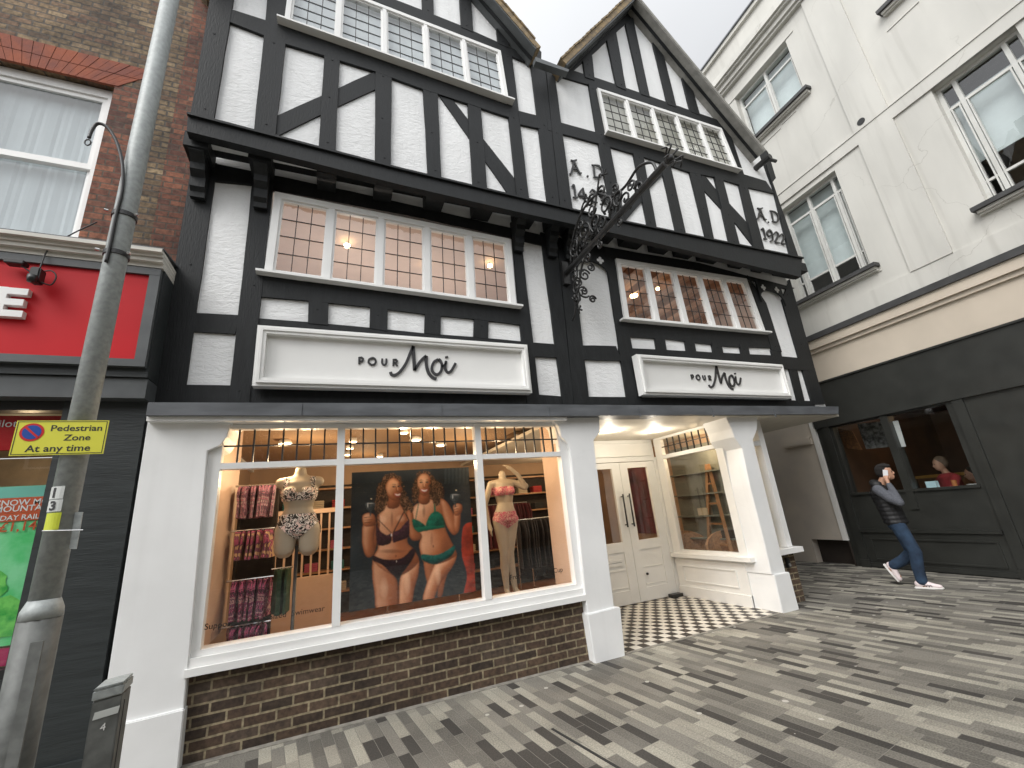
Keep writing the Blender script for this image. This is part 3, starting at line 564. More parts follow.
# pierced arch spandrels beside the second bay
def spandrel(x0, x1, z0, z1, Y):
    w = x1-x0; arc = [V((x0+w*(.5-.5*math.cos(math.pi*t/10)), Y, z0+(z1-z0)*.62*math.sin(math.pi*t/10)**.7)) for t in range(11)]
    mb = MB()
    for i in range(10): mb.prism([arc[i], arc[i+1], V((arc[i+1].x, Y, z1)), V((arc[i].x, Y, z1))], (0, .03, 0))
    f = mb.build('arched_spandrel', BLK, B); m2 = MB()
    for cx in (x0+w*.22, x1-w*.22):
        c = V((cx, Y-.006, z1-(z1-z0)*.30)); r = .034
        for dx, dz in ((r, 0), (-r, 0), (0, r), (0, -r), (0, 0)):
            m2.prism([c+V((dx*1.1+.026*math.cos(k*math.pi/5), 0, dz*1.1+.026*math.sin(k*math.pi/5))) for k in range(10)], (0, .004, 0)); c = c+V((0, -.0005, 0))
    m2.build('quatrefoil', PL, f)
a = onY(574, 250, YL-.02); b_ = onY(605, 277, YL-.02); spandrel(a.x, xat(607, 270), onY(600, 279, YL).z, onY(585, 252, YL).z, YL-.03)
spandrel(xat(757, 290), xat(783, 300), onY(770, 304, YL).z, onY(765, 283, YL).z, YL-.03)
# ------------------------------------------------------------------ roofs, verges, valley
def slab(name, pts_xz, y0, y1, mt): return MB().prism([V((x, y0, z)) for x, z in pts_xz], (0, y1-y0, 0)).build(name, mt, B)
YB = 4.02
def onyxz(x, y, Y): p = onY(x, y, Y); return (p.x, p.z)
# verges drawn as real slabs lying on the gable slopes
def slope(p0, p1, th, lift=0.0):
    d = V((p1[0]-p0[0], 0, p1[1]-p0[1])).normalized(); n = V((-d.z, 0, d.x)); n = n if n.z > 0 else -n
    a = V((p0[0], 0, p0[1]))+n*lift; b = V((p1[0], 0, p1[1]))+n*lift
    return [(a.x, a.z), (b.x, b.z), (b.x+n.x*th, b.z+n.z*th), (a.x+n.x*th, a.z+n.z*th)]
A2 = onyxz(636.5, -4, YB); FR = onyxz(765, 151, YB); FL = onyxz(566, 63.5, YB)
A1 = (g1ap, 0); E1 = onyxz(537, 48, YB); E0 = onyxz(494.8, -1, YB); k1 = (E1[1]-E0[1])/(E1[0]-E0[0]); A1 = (.72, E1[1]+k1*(.72-E1[0])); L1 = (XL-.15, A1[1]-(A1[0]-XL+.15)*abs(k1))
slab('roof', slope(A2, FR, .07), YB, 12.1, SLATE); slab('roof', slope(FL, A2, .10), YB, 12.1, TILE)
slab('roof', slope(A1, E1, .10), YB, 12.1, TILE); slab('roof', slope(L1, A1, .10), YB, 12.1, TILE)
for p0, p1 in ((A2, FR), (FL, A2), (A1, E1), (L1, A1)):
    q = slope(p0, p1, -.035, -.003); slab('bargeboard', q, YB+.14, YB+.19, BLK)
    slab('verge_soffit', slope(p0, p1, -.02, -.003), YB+.01, YP, SLATE if p1 == FR else GRF)
# row of tile ends along the verges
for p0, p1 in ((FL, A2), (A1, E1)):
    mb = MB()
    d = V((p1[0]-p0[0], 0, p1[1]-p0[1])); n_ = int(d.length/.17); d.normalize(); n = V((-d.z, 0, d.x)); n = n if n.z > 0 else -n
    for i in range(n_):
        a = V((p0[0], YB-.02, p0[1]))+d*(i*.17)+n*(.09+random.random()*.012); mb.prism([a, a+d*.19, a+d*.19+n*.022, a+n*.03], (0, .5, 0))
    mb.build('verge_tile', TILE, B)
# valley box gutter and end gutter
va = onY(538, 60, 4.0); vb = onY(567, 70, 4.0)
mb = MB(); mb.prism([(va.x-.04, 4.0, va.z-.04), (vb.x+.02, 4.0, vb.z-.03), (vb.x+.04, 4.0, vb.z+.03), (va.x-.04, 4.0, va.z+.05)], (0, .10, 0)); mb.build('valley_gutter', GRF, B)
ga = onY(767, 157, 4.05); gb = onY(776, 160, 4.05)
mb = MB(); mb.tube([(ga.x+.02, 4.0, ga.z-.02), (ga.x+.02, 11.8, ga.z-.02)], .06, 10); mb.tube([(ga.x+.0, 4.06, ga.z-.03), (gb.x+.0, 4.06, gb.z-.02)], .032, 10); mb.build('eaves_gutter', IRON, B)
# ------------------------------------------------------------------ lead ledge and ground floor front
T = qx([(148, 402.3), (400, 403.2), (540, 404.3), (838.5, 406.5)], 4.36); Bt = qx([(145.8, 415.3), (400, 415.6), (540, 416), (838.5, 414)], 4.36)
mb = MB()
for i in range(3): mb.prism([T[i], T[i+1], Bt[i+1], Bt[i]], (0, .235, 0))
mb.build('lead_ledge', LEAD, B)
mb = MB()
for x in (-.3, 1.05, 2.35, 3.7, 5.0, 6.3): mb.box(x, x+.012, 4.352, 4.37, Bt[0].z-.004, T[0].z+.006)
mb.build('lead_seam', LEAD, B)
SOF = mk('soffit_paint', (.66, .62, .54), .6, var=.05)
MB().box(XL, 2.62, 4.40, 4.70, 2.605, 2.645).build('lintel', WHT, B)
mb = MB(); mb.prism([(2.62, 4.40, 2.66), (7.95, 4.40, 2.66), (7.99, 11.9, 2.66), (2.62, 11.9, 2.66)], (0, 0, .05)); mb.build('entrance_soffit', SOF, B)
def pier(front, Y, depth, label=None):
    # ground-level outline seen from the street, cut back into a solid pier
    o = MB().prism([onY(x, y, Y) for x, y in front], (0, depth, 0)).build('pier', PIER, B, bevel=.006); return o
pier([(148.5, 415), (238, 415.6), (229.5, 426), (226.7, 436.5), (220, 445.6), (207.4, 451), (189.2, 655), (183.5, 709), (133, 721.5), (103.5, 727.5)][:8]+[(133, 721.5), (100.5, 728), (107, 680)], 4.49, .45)
def base(px, Y, d): return MB().prism([onY(x, y, Y) for x, y in px], (0, d, 0)).build('plinth', PIER, B, bevel=.008)
base([(98.5, 728.5), (133, 721.3), (184.2, 709), (176, 790), (88, 800)], 4.465, .47)
pier([(547.8, 416), (558.7, 425.5), (561.7, 436.5), (567.9, 443.7), (570.5, 450), (586, 600), (588, 615), (614.3, 608), (593.7, 440), (600, 432), (599.5, 416)], 4.47, .30)
base([(587.4, 614.5), (615.3, 607.3), (620.6, 607.3), (625.4, 656.5), (595.5, 664.5)], 4.445, .32)
pier([(725.8, 417), (757.8, 417), (757, 430), (753, 440), (786, 573.4), (771.7, 574.8), (764.5, 543), (750, 486), (742, 448), (734.4, 437), (731.5, 428.7)], 4.49, .46)
base([(774, 574.8), (789.4, 572), (799.8, 611), (783, 614)], 4.465, .42)
# brick stall riser, sill, window frame of the display window
MB().box(-1.02, 2.66, 4.56, 4.74, -.05, .64).build('brick_stall_riser', BRK, B)
MB().box(-1.0, 2.645, 4.742, 4.80, .0, .70).build('inner_stall_wall', PEACH, B)
sill = MB(); sill.box(-1.01, 2.655, 4.47, 4.62, .60, .655); sill.box(-1.0, 2.65, 4.50, 4.66, .656, .72); sill.box(-.99, 2.64, 4.53, 4.70, .721, .765); sill.build('window_sill', WHT, B)
fx0, fx1 = -.985, 2.60
YG = 4.56
sw = MB(); sw.box(fx0-.10, fx0+.055, YG-.03, YG+.07, .766, 2.60); sw.box(fx1-.055, fx1+.09, YG-.03, YG+.07, .766, 2.60)
sw.box(fx0+.056, fx1-.056, YG-.03, YG+.07, 2.19, 2.245); sw.box(fx0+.056, fx1-.056, YG-.02, YG+.07, 2.56, 2.60)
SW = sw.build('display_window', WHT, B)
for x in (.035, 1.475): MB().box(x, x+.07, YG-.035, YG+.075, .766, 2.60).build('mullion', WHT, SW)
MB().poly([(fx0+.05, YG+.03, .77), (fx1-.05, YG+.03, .77), (fx1-.05, YG+.03, 2.20), (fx0+.05, YG+.03, 2.20)]).build('shop_pane', GL, SW)
MB().poly([(fx0+.05, YG+.03, 2.24), (fx1-.05, YG+.03, 2.24), (fx1-.05, YG+.03, 2.57), (fx0+.05, YG+.03, 2.57)]).build('transom_pane', GLL, SW)
l = MB(); x = fx0+.17
while x < fx1-.08:
    if not (.0 < x < .12 or 1.45 < x < 1.56): l.box(x-.007, x+.007, YG+.018, YG+.042, 2.246, 2.559)
    x += .122
l.box(fx0+.057, fx1-.057, YG+.020, YG+.040, 2.40, 2.413); l.build('lead_lattice', LEADM, SW)
# text on the glass
TXT = mk('black_vinyl', (.02, .02, .02), .5, var=0)
a = onY(204, 630, YG+.025)
for wd_, dx in (('Supportive', 0), ('Cup-Sized', .335), ('Swimwear', .635)): mb = MB(); text(mb, wd_, a+V((dx, 0, 0)), (1, 0, 0), (0, 0, 1), .064, .002, (0, -1, 0), 'LEFT'); mb.build('window_lettering', TXT, SW)
a = onY(563, 571.5, YG+.025)
for wd_, dx in (('Cup', 0), ('To A J', -.17), ('From Up', -.39)): mb = MB(); text(mb, wd_, a+V((dx, 0, 0)), (1, 0, 0), (0, 0, 1), .07, .002, (0, -1, 0), 'RIGHT'); mb.build('window_lettering', TXT, SW)
# ------------------------------------------------------------------ shop interior shell
FLO = .12
mb = MB(); mb.box(-1.4, 2.99, 4.81, 11.9, .0, FLO); mb.box(2.991, 5.6, 6.45, 11.9, 0, FLO-.001); mb.box(5.65, 6.36, 4.8, 11.9, 0, FLO+.001); mb.build('shop_floor', WOODF, B)
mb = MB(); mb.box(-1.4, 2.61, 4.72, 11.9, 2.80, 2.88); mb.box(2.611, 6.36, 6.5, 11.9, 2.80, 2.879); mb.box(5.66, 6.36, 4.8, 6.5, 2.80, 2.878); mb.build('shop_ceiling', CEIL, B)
mb = MB(); mb.box(-1.08, -.985, 4.64, 5.75, .7, 2.8); mb.build('display_cheek', PEACH, B); mb = MB(); mb.box(2.59, 2.68, 4.64, 5.12, .7, 2.8); mb.build('display_cheek', PEACH, B)
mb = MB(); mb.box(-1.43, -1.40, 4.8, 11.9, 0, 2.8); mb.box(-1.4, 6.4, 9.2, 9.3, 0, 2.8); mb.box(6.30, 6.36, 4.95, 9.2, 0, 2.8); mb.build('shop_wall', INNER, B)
MB().box(6.37, 6.42, 4.90, 11.9, 0, 2.66).build('passage_wall', SOF, B)
# left side of the lobby: low wall and glazed frame
mb = MB(); mb.prism([(3.02, 4.93, 0), (3.08, 4.93, 0), (3.66, 6.35, 0), (3.60, 6.35, 0)], (0, 0, .66)); mb.prism([(3.02, 4.93, 2.25), (3.08, 4.93, 2.25), (3.66, 6.35, 2.25), (3.60, 6.35, 2.25)], (0, 0, .08)); mb.box(2.70, 3.07, 4.79, 4.92, 0, 2.65); mb.box(3.62, 3.70, 6.28, 6.4, 0, 2.65); mb.build('lobby_frame', CRM, B)
MB().poly([(3.05, 4.93, .66), (3.63, 6.35, .66), (3.63, 6.35, 2.65), (3.05, 4.93, 2.65)]).build('lobby_pane', GL, B)
# doors
YD = 6.27
DR = MB(); DR.box(3.70, 5.52, YD+.0, YD+.10, 2.27, 2.33); DR.box(5.44, 5.52, YD-.01, YD+.10, .01, 2.27); DR.box(3.70, 3.78, YD-.01, YD+.10, .01, 2.27); DR = DR.build('door_frame', CRM, B)
mb = MB(); mb.box(3.70, 5.50, YD+.03, YD+.10, 2.331, 2.66); mb.box(3.8, 5.42, YD+.0, YD+.029, 2.36, 2.40); mb.box(3.8, 5.42, YD+.0, YD+.029, 2.60, 2.64); mb.build('transom_panel', CRM, B)
def leaf(x0, x1, side):
    m_ = MB(); s0, s1 = x0+.155, x1-.17; m_.box(x0, s0, YD, YD+.05, .02, 2.26); m_.box(s1, x1, YD, YD+.05, .02, 2.26); m_.box(s0, s1, YD+.001, YD+.05, 2.16, 2.26); m_.box(s0, s1, YD+.001, YD+.05, .80, .95); m_.box(s0, s1, YD+.001, YD+.05, .02, .22); m_.box(s0, s1, YD+.014, YD+.045, .22, .80)
    m_.box(s0+.02, s1-.02, YD+.004, YD+.02, .52, .53); m_.box(s0+.02, s1-.02, YD+.004, YD+.02, .26, .27)
    d = m_.build('door', CRM, B)
    MB().poly([(s0, YD+.03, .95), (s1, YD+.03, .95), (s1, YD+.03, 2.16), (s0, YD+.03, 2.16)]).build('door_pane', GL, d)
    hx = x0+.065 if side > 0 else x1-.065
    h = MB().tube([(hx, YD-.06, 1.18), (hx, YD-.06, 1.72)], .014, 8); h.tube([(hx, YD-.06, 1.22), (hx, YD+.01, 1.22)], .01, 6); h.tube([(hx, YD-.06, 1.68), (hx, YD+.01, 1.68)], .01, 6); h.build('handle', IRON, d, True)
    if side < 0:
        k = MB().box(s0+.13, s1-.06, YD-.006, YD+.006, .60, .69); k.build('letterbox', CRM, d); MB().box(s0+.15, s1-.08, YD-.008, YD-.005, .65, .655).build('letterbox_slot', IRON, d)
    else: MB().lathe((x0+.2, YD-.02, .42), [(.0, -.02), (.02, -.015), (.022, .0), (.02, .015), (0, .02)], 10).build('door_stop', IRON, d, True)
leaf(3.80, 4.665, -1); leaf(4.672, 5.437, 1)
MB().box(5.22, 5.44, 6.14, 6.25, .01, .06).build('door_mat_block', IRON, B)
# right side of the lobby: panelled stall and window facing the doors
def SX(y): return 5.50+(6.2-y)*.03
mb = MB()
for y0, y1, z0, z1, o in ((4.88, 6.25, 0, .62, 0), (4.88, 6.25, 0, .16, -.025), (4.70, 6.25, .62, .68, -.08), (4.90, 6.23, .56, .58, -.02), (5.05, 6.1, .24, .255, -.014), (5.05, 6.1, .47, .485, -.014)):
    mb.prism([(SX(y0)+o, y0, z0), (SX(y1)+o, y1, z0), (SX(y1)+.10, y1, z0), (SX(y0)+.10, y0, z0)], (0, 0, z1-z0))
for y in (5.05, 6.085): mb.prism([(SX(y)-.0142, y, .255), (SX(y)-.0142, y+.015, .255), (SX(y)+.01, y+.015, .255), (SX(y)+.01, y, .255)], (0, 0, .215))
mb.build('lobby_stall', CRM, B)
mb = MB()
for y0, y1, z0, z1 in ((6.08, 6.25, .68, 2.66), (4.80, 4.93, .68, 2.66), (4.93, 6.08, .68, .73), (4.93, 6.08, 2.27, 2.335), (4.93, 6.08, 2.62, 2.66)):
    mb.prism([(SX(y0), y0, z0), (SX(y1), y1, z0), (SX(y1)+.08, y1, z0), (SX(y0)+.08, y0, z0)], (0, 0, z1-z0))
LW = mb.build('lobby_window', CRM, B)
MB().poly([(5.55+.02, 4.92, .72), (5.52+.02, 6.09, .72), (5.54, 6.09, 2.28), (5.57, 4.92, 2.28)]).build('lobby_pane', GL, LW)
MB().poly([(5.57, 4.92, 2.33), (5.54, 6.09, 2.33), (5.54, 6.09, 2.63), (5.57, 4.92, 2.63)]).build('transom_pane', GLL, LW)
l = MB()
for i in range(1, 8): y = 4.93+i*.144; l.box(SX(y)+.02, SX(y)+.045, y-.006, y+.006, 2.336, 2.62)
l.prism([(5.545, 4.93, 2.47), (5.52, 6.08, 2.47), (5.54, 6.08, 2.47), (5.565, 4.93, 2.47)], (0, 0, .012)); l.build('lead_lattice', LEADM, LW)
# right return: narrow window beyond the third pier, sill and brickwork
mb = MB(); mb.box(6.22, 6.33, 4.66, 4.76, .74, 2.65); mb.box(5.9, 6.22, 4.67, 4.75, 2.25, 2.32); mb.box(5.9, 6.22, 4.67, 4.75, 2.60, 2.65); mb.box(6.26, 6.36, 4.762, 4.90, .62, 2.65); NW = mb.build('side_window', WHT, B)
MB().poly([(5.9, 4.71, .74), (6.23, 4.71, .74), (6.23, 4.71, 2.62), (5.9, 4.71, 2.62)]).build('pane', GL, NW)
MB().box(5.88, 6.44, 4.58, 4.95, .665, .735).build('window_sill', WHT, NW)
MB().box(5.86, 6.36, 4.70, 4.88, -.05, .66).build('brick_stall_riser', BRK, B)
ks = thing('key_safe', 'small black key safe fixed to the dark brick by the passage', 'key safe', (6.17, 4.69, .50)); MB().box(6.14, 6.20, 4.655, 4.699, .47, .60).build('case', IRON, ks, bevel=.008); MB().box(6.15, 6.19, 4.650, 4.654, .485, .53).build('keypad', CHROME, ks)
#PART3
# ------------------------------------------------------------------ shop signs
SGNM = mk('sign_board_white', (.80, .80, .78), .4, var=.02, scale=2)
LETT = mk('sign_letter_black', (.03, .03, .032), .45, var=0)
def mz(x, y): return (340+x/7.314, 340+y/7.314)
MOI = [([(372, 258), (380, 278), (405, 281), (440, 258), (485, 195), (520, 110), (538, 68)], 3.0, 12),
       ([(538, 70), (541, 130), (549, 245)], 3.6, 12), ([(549, 245), (590, 180), (634, 138)], 3.0, 12), ([(634, 140), (634, 200), (650, 262), (680, 298), (708, 308)], 3.4, 12),
       ([(722, 165), (690, 185), (675, 225), (685, 262), (715, 276), (742, 250), (748, 205), (735, 172), (722, 165)], 2.9, 12), ([(742, 215), (760, 212), (778, 190)], 2.2, 10),
       ([(779, 176), (772, 225), (788, 258), (815, 250), (848, 192)], 2.8, 12), ([(781, 142), (784, 153)], 3.4, 4)]
PO = [[(143, 200), (143, 152), (160, 152), (172, 163), (170, 177), (157, 182), (145, 181)], [(237, 155), (215, 168), (212, 188), (228, 204), (248, 204), (263, 190), (262, 170), (250, 157), (237, 155)],
      [(312, 160), (311, 190), (322, 206), (335, 203), (341, 188), (342, 160)], [(393, 212), (394, 165), (412, 166), (423, 178), (412, 190), (395, 190)], [(407, 190), (422, 214)]]
def sign(x0, x1, z0, z1, label, tx, tscale):
    t = thing('shop_sign', label, 'sign', ((x0+x1)/2, 4.56, z0)); yb = 4.585
    mb = MB(); mb.box(x0, x1, 4.53, yb, z0, z1)
    st = [(0, .030, .050), (.030, .055, .075), (.055, .085, .062)]
    for a, b, d in st:
        y = 4.53-d
        mb.box(x0+a, x1-a, y, 4.529, z1-b, z1-a); mb.box(x0+a, x1-a, y, 4.529, z0+a, z0+b); mb.box(x0+a, x0+b, y, 4.529, z0+b, z1-b); mb.box(x1-b, x1-a, y, 4.529, z0+b, z1-b)
    mb.build('board', SGNM, t)
    # script lettering, set out flat on the board
    ref = onY(*mz(500, 190), 4.529); C0 = V((tx, 4.529, (z0+z1)/2+.01))
    def place(px): p = onY(*mz(*px), 4.529)-ref; return C0+V((p.x*tscale, 0, p.z*tscale))
    for pts, wd, n in MOI:
        w = wd*.0104*tscale
        MB().ribbon(cr([place(p) for p in pts], n), w, (0, -1, 0), .014).build('script_letter', LETT, t)
    for i, pts in enumerate(PO[:3]+[PO[3]]):
        m_ = MB().ribbon(cr([place(p) for p in pts], 5) if i in (1, 2) else [place(p) for p in pts], .020*tscale, (0, -1, 0), .012)
        if i == 3: m_.ribbon([place(p) for p in PO[4]], .020*tscale, (0, -1, 0), .0115)
        m_.build('letter', LETT, t)
sign(-.735, 2.225, 2.965, 3.60, 'long white framed sign board under the left bay window reading POUR Moi', onY(*mz(500, 190), 4.5).x, 1.0)
c2 = onY(718, 380, 4.5)
sign(3.93, 7.00, 2.985, 3.58, 'white framed sign board under the right bay window reading POUR Moi', c2.x, .98)
# ------------------------------------------------------------------ dates in raised letters
def dz(x, y): return (545+x/4.265, 130+y/4.265)
DATE1 = {'A': [[(108, 131), (120, 135), (134, 130)], [(122, 136), (112, 182), (104, 190)], [(122, 136), (144, 184), (154, 186)], [(114, 168), (138, 168)]], 'dot': [[(179, 196), (182, 203)]],
 'D': [[(205, 152), (210, 200)], [(198, 152), (228, 156), (242, 178), (236, 202), (205, 203)]], '1': [[(113, 243), (122, 240), (128, 288)], [(118, 290), (138, 291)]],
 '4': [[(160, 250), (143, 280), (178, 284)], [(160, 250), (170, 302)]], '2': [[(190, 268), (200, 258), (213, 268), (208, 285), (196, 304), (222, 312)]], '8': [[(232, 272), (248, 266), (258, 278), (244, 292), (234, 284), (232, 272)], [(244, 292), (266, 298), (262, 314), (246, 312), (244, 296)]]}
def dz2(x, y): return (540+x/2.953, 160+y/2.953)
DATE2 = {'A': [[(640, 143), (648, 146), (656, 143)], [(648, 146), (644, 170), (638, 175)], [(648, 146), (661, 175), (667, 177)], [(644, 163), (657, 165)]], 'dot': [[(672, 183), (674, 187)]],
 'D': [[(681, 152), (687, 180)], [(677, 151), (694, 156), (702, 170), (698, 184), (684, 182)]], '1': [[(652, 207), (658, 205), (664, 232)], [(659, 233), (669, 235)]],
 '9': [[(682, 222), (674, 226), (669, 216), (676, 208), (683, 216), (686, 236), (678, 241)]], '2a': [[(689, 220), (695, 214), (702, 220), (699, 231), (694, 243), (706, 246)]], '2': [[(706, 226), (712, 220), (719, 226), (717, 236), (712, 247), (723, 249)]]}
for D_, fz, lab, wd, c0 in ((DATE1, dz, 'black raised gothic date A.D 1428 on the white panel left of the iron bracket', .025, (180, 240)), (DATE2, dz2, 'black raised gothic date A.D 1922 on the white panel at the right corner', .027, (680, 210))):
    t = thing('date_lettering', lab, 'lettering', onY(*fz(*c0), YP-.01))
    for k, strokes in D_.items():
        m_ = MB()
        for j, s in enumerate(strokes):
            pts = cr([onY(*fz(*p), YP-.012-.0007*j) for p in s], 6 if len(s) > 2 else 2); n = len(pts)
            m_.ribbon(pts, [wd*(.75+.55*math.sin(math.pi*i/(n-1))) for i in range(n)] if n > 2 else wd*1.2, (0, -1, 0), .02)
        m_.build('letter' if k in 'ADdot' else 'numeral', IRON, t)
# ------------------------------------------------------------------ wrought iron sign bracket
t = thing('iron_sign_bracket', 'black wrought iron bracket with scrollwork reaching out over the street between the gables', 'bracket', (3.0, 4.58, 4.8))
X0 = 3.0
def yz(pts, dx=0.): return [V((X0+dx, y, z)) for y, z in pts]
mb = MB(); mb.tube(yz([(4.58, 4.79), (2.50, 4.81)]), .038, 10); mb.box(X0-.05, X0+.05, 4.545, 4.595, 4.62, 4.98); mb.build('arm', IRON, t)
mb = MB(); mb.ball((X0, 2.44, 4.81), .05, n=12)
for i in range(7):
    a = math.pi*2*i/7; mb.tube(cr([(X0, 2.46, 4.81), (X0+.06*math.cos(a), 2.42, 4.81+.06*math.sin(a)), (X0+.10*math.cos(a), 2.36, 4.81+.10*math.sin(a)), (X0+.13*math.cos(a), 2.40, 4.81+.14*math.sin(a))], 4), .009, 5)
mb.build('finial', IRON, t, True)
def spiral(cy, cz, r, a0, turns, d=1, n=26): return [(cy+r*(1-.82*i/n)*math.cos(a0+d*2*math.pi*turns*i/n), cz+r*(1-.82*i/n)*math.sin(a0+d*2*math.pi*turns*i/n)) for i in range(n+1)]
def scroll(path, r=.010, dx=0.): MB().tube(yz(path, dx), r*1.35, 6).build('scroll', IRON, t, True)
rng = random.Random(3)
for i, (cy, cz, r, a0, d) in enumerate([(4.18, 4.97, .13, -1.2, 1), (3.92, 5.02, .15, -2.0, -1), (3.66, 4.98, .12, -1.0, 1), (3.42, 5.03, .13, -2.1, -1), (3.18, 4.96, .10, -1.2, 1), (2.96, 4.92, .075, -2.0, -1), (4.05, 5.22, .09, -.6, -1), (3.75, 5.24, .10, 3.5, 1), (3.50, 5.22, .075, -.5, -1), (3.30, 4.70, .05, 1.4, 1), (3.7, 4.69, .06, 1.6, -1), (4.0, 4.68, .07, 1.4, 1)]):
    for dx in ((-.05, .05) if i < 6 else (0,)):
        scroll(spiral(cy, cz, r, a0, 1.35, d), .0095, dx)
scroll([(p.x, p.y) for p in cr([(4.40, 4.85, 0), (4.25, 5.18, 0), (3.95, 5.38, 0), (3.6, 5.36, 0), (3.35, 5.12, 0), (3.1, 5.05, 0), (2.85, 5.09, 0), (2.66, 4.98, 0), (2.62, 4.84, 0)], 6)], .012)
scroll([(p.x, p.y) for p in cr([(4.35, 5.0, 0), (4.1, 5.34, 0), (3.95, 5.5, 0), (3.86, 5.47, 0), (3.88, 5.40, 0)], 6)], .010, .03)
scroll([(p.x, p.y) for p in cr([(4.0, 4.85, 0), (3.75, 5.05, 0), (3.55, 5.35, 0), (3.46, 5.52, 0), (3.40, 5.48, 0)], 6)], .010, -.03)
mb = MB()
for i in range(44):
    y = rng.uniform(2.9, 4.35); z = 4.86+rng.uniform(0, .5)*(1-abs(y-3.8)/1.1); a = rng.uniform(0, 6.28); s = rng.uniform(.06, .11); x = X0+rng.uniform(-.07, .07)
    p = V((x, y, z)); q = p+V((rng.uniform(-.03, .03), s*math.cos(a), s*math.sin(a))); n = V((rng.uniform(-.3, .3), -math.sin(a), math.cos(a))).normalized()
    mb.prism([p, p.lerp(q, .5)+n*s*.26, q, p.lerp(q, .5)-n*s*.26], (.006, 0, 0))
mb.build('leafwork', IRON, t)
for px, py, r_, a0, d in ((584, 276, .10, .4, 1), (577, 283, .08, 2.6, -1), (583, 292, .10, 5.6, -1), (576, 298, .075, 3.3, 1), (590, 268, .07, 1.5, -1), (592, 300, .06, .2, 1)):
    c = onY(px, py, 4.42); MB().tube([V((c.x+a-4.0, 4.42+.02*math.sin(a*9), c.z+b)) for a, b in spiral(4.0, 0, r_, a0, 1.5, d)], .013, 6).build('scroll', IRON, t, True)
for cy, cz, r, a0, d in ((3.55, 5.36, .09, .5, 1), (3.78, 5.42, .08, 2.5, -1), (4.28, 5.12, .09, 2.2, 1), (4.36, 4.94, .08, .4, -1), (3.30, 5.18, .07, 1.2, 1), (4.05, 5.0, .10, 4.0, 1)): scroll(spiral(cy, cz, r, a0, 1.4, d), .011, .03)
for dx, y0 in ((-.0, 4.36),):
    for cy, cz, r, a0, d in ((y0, 4.62, .09, 1.2, 1), (y0-.02, 4.44, .10, 1.6, -1), (y0+.04, 4.27, .085, 1.4, 1)): scroll(spiral(cy, cz, r, a0, 1.3, d), .0095, dx)
scroll([(p.x, p.y) for p in cr([(4.55, 4.05, 0), (4.47, 4.12, 0), (4.40, 4.3, 0), (4.25, 4.5, 0), (4.1, 4.7, 0), (3.8, 4.79, 0)], 6)], .012)
for y, z in ((4.20, 4.62), (4.22, 4.33), (4.36, 4.12), (3.86, 5.52), (3.40, 5.5)):
    mb = MB()
    for a in range(4): mb.tube([(X0, y, z), (X0+.012, y+.055*math.cos(a*1.57+.6), z+.055*math.sin(a*1.57+.6))], [.008, .014], 5)
    mb.build('cross_flower', IRON, t)
# ------------------------------------------------------------------ brick building on the left
LB = thing('brick_building', 'old brown and orange brick building with a white sash window above the red shopfront', 'building', (-2.5, 4.7, 0))
YB2 = 4.66; fn = lambda x, z: V((x, YB2, z)); rev = (0, .30, 0)
wx0, wx1, wz0, wz1 = -3.45, -2.30, 4.40, 6.37
mb = MB(); wall_cols(mb, fn, [-12, -3.75], 2.8, 12.5, [], rev); wall_cols(mb, fn, [-3.75, -2.00], 2.8, 12.5, [(-3.75, -2.0, wz0-.05, wz1+.02), (wx0, wx1, 7.9, 9.6)], rev); wall_cols(mb, fn, [-2.0, -1.76], 2.8, 12.5, [], rev); mb.build('brick_wall', STK, LB)
mb = MB(); wall_cols(mb, fn, [-3.75, wx0], wz0-.05, wz1+.02, [], rev); wall_cols(mb, fn, [wx1, -2.0], wz0-.05, wz1+.02, [], rev); wall_cols(mb, fn, [-1.76, -1.478], 2.8, 12.5, [], rev); mb.build('red_brick_quoin', RBK, LB)
# rubbed brick arch made of radiating bricks
mb = MB(); xa, xb = -3.8, -1.93; n = 21; cxm = (wx0+wx1)/2; zb = wz1+.0; 
for i in range(n):
    f0, f1 = i/n, (i+1)/n-.006/1.87*1.0
    bx0, bx1 = -3.50+(wx1+.03+3.50)*f0, -3.50+(wx1+.03+3.50)*f1; tx0, tx1 = xa+(xb-xa)*f0, xa+(xb-xa)*f1
    mx0, mx1 = bx0+(tx0-bx0)*.5, bx1+(tx1-bx1)*.5
    j = rng.random()*.003
    for (p0, p1, z0, z1) in ((bx0, bx1, zb, zb+.155), (mx0, mx1, zb+.163, zb+.33)):
        q0 = p0+(tx0-bx0)*.46; q1 = p1+(tx1-bx1)*.46
        mb.prism([(p0, YB2-.004-j, z0), (p1, YB2-.004-j, z0), (q1, YB2-.004-j, z1), (q0, YB2-.004-j, z1)], (0, .03, 0))
mb.build('rubbed_brick_arch', mk('rubbed_red_brick', (.30, .085, .042), .85, scale=7, base2=(.19, .055, .035), bump=.3), LB)
mb = MB(); wf = .075; yw = YB2+.09
mb.box(wx0, wx1, yw, yw+.1, wz1-.10, wz1-.0); mb.box(wx0, wx0+wf, yw, yw+.1, wz0, wz1-.1); mb.box(wx1-wf, wx1, yw, yw+.1, wz0, wz1-.1); mb.box(wx0, wx1, yw-.12, yw+.1, wz0-.06, wz0); 
WN = mb.build('sash_window', WHT, LB)
mr = onY(60, 161, YB2+.1).z
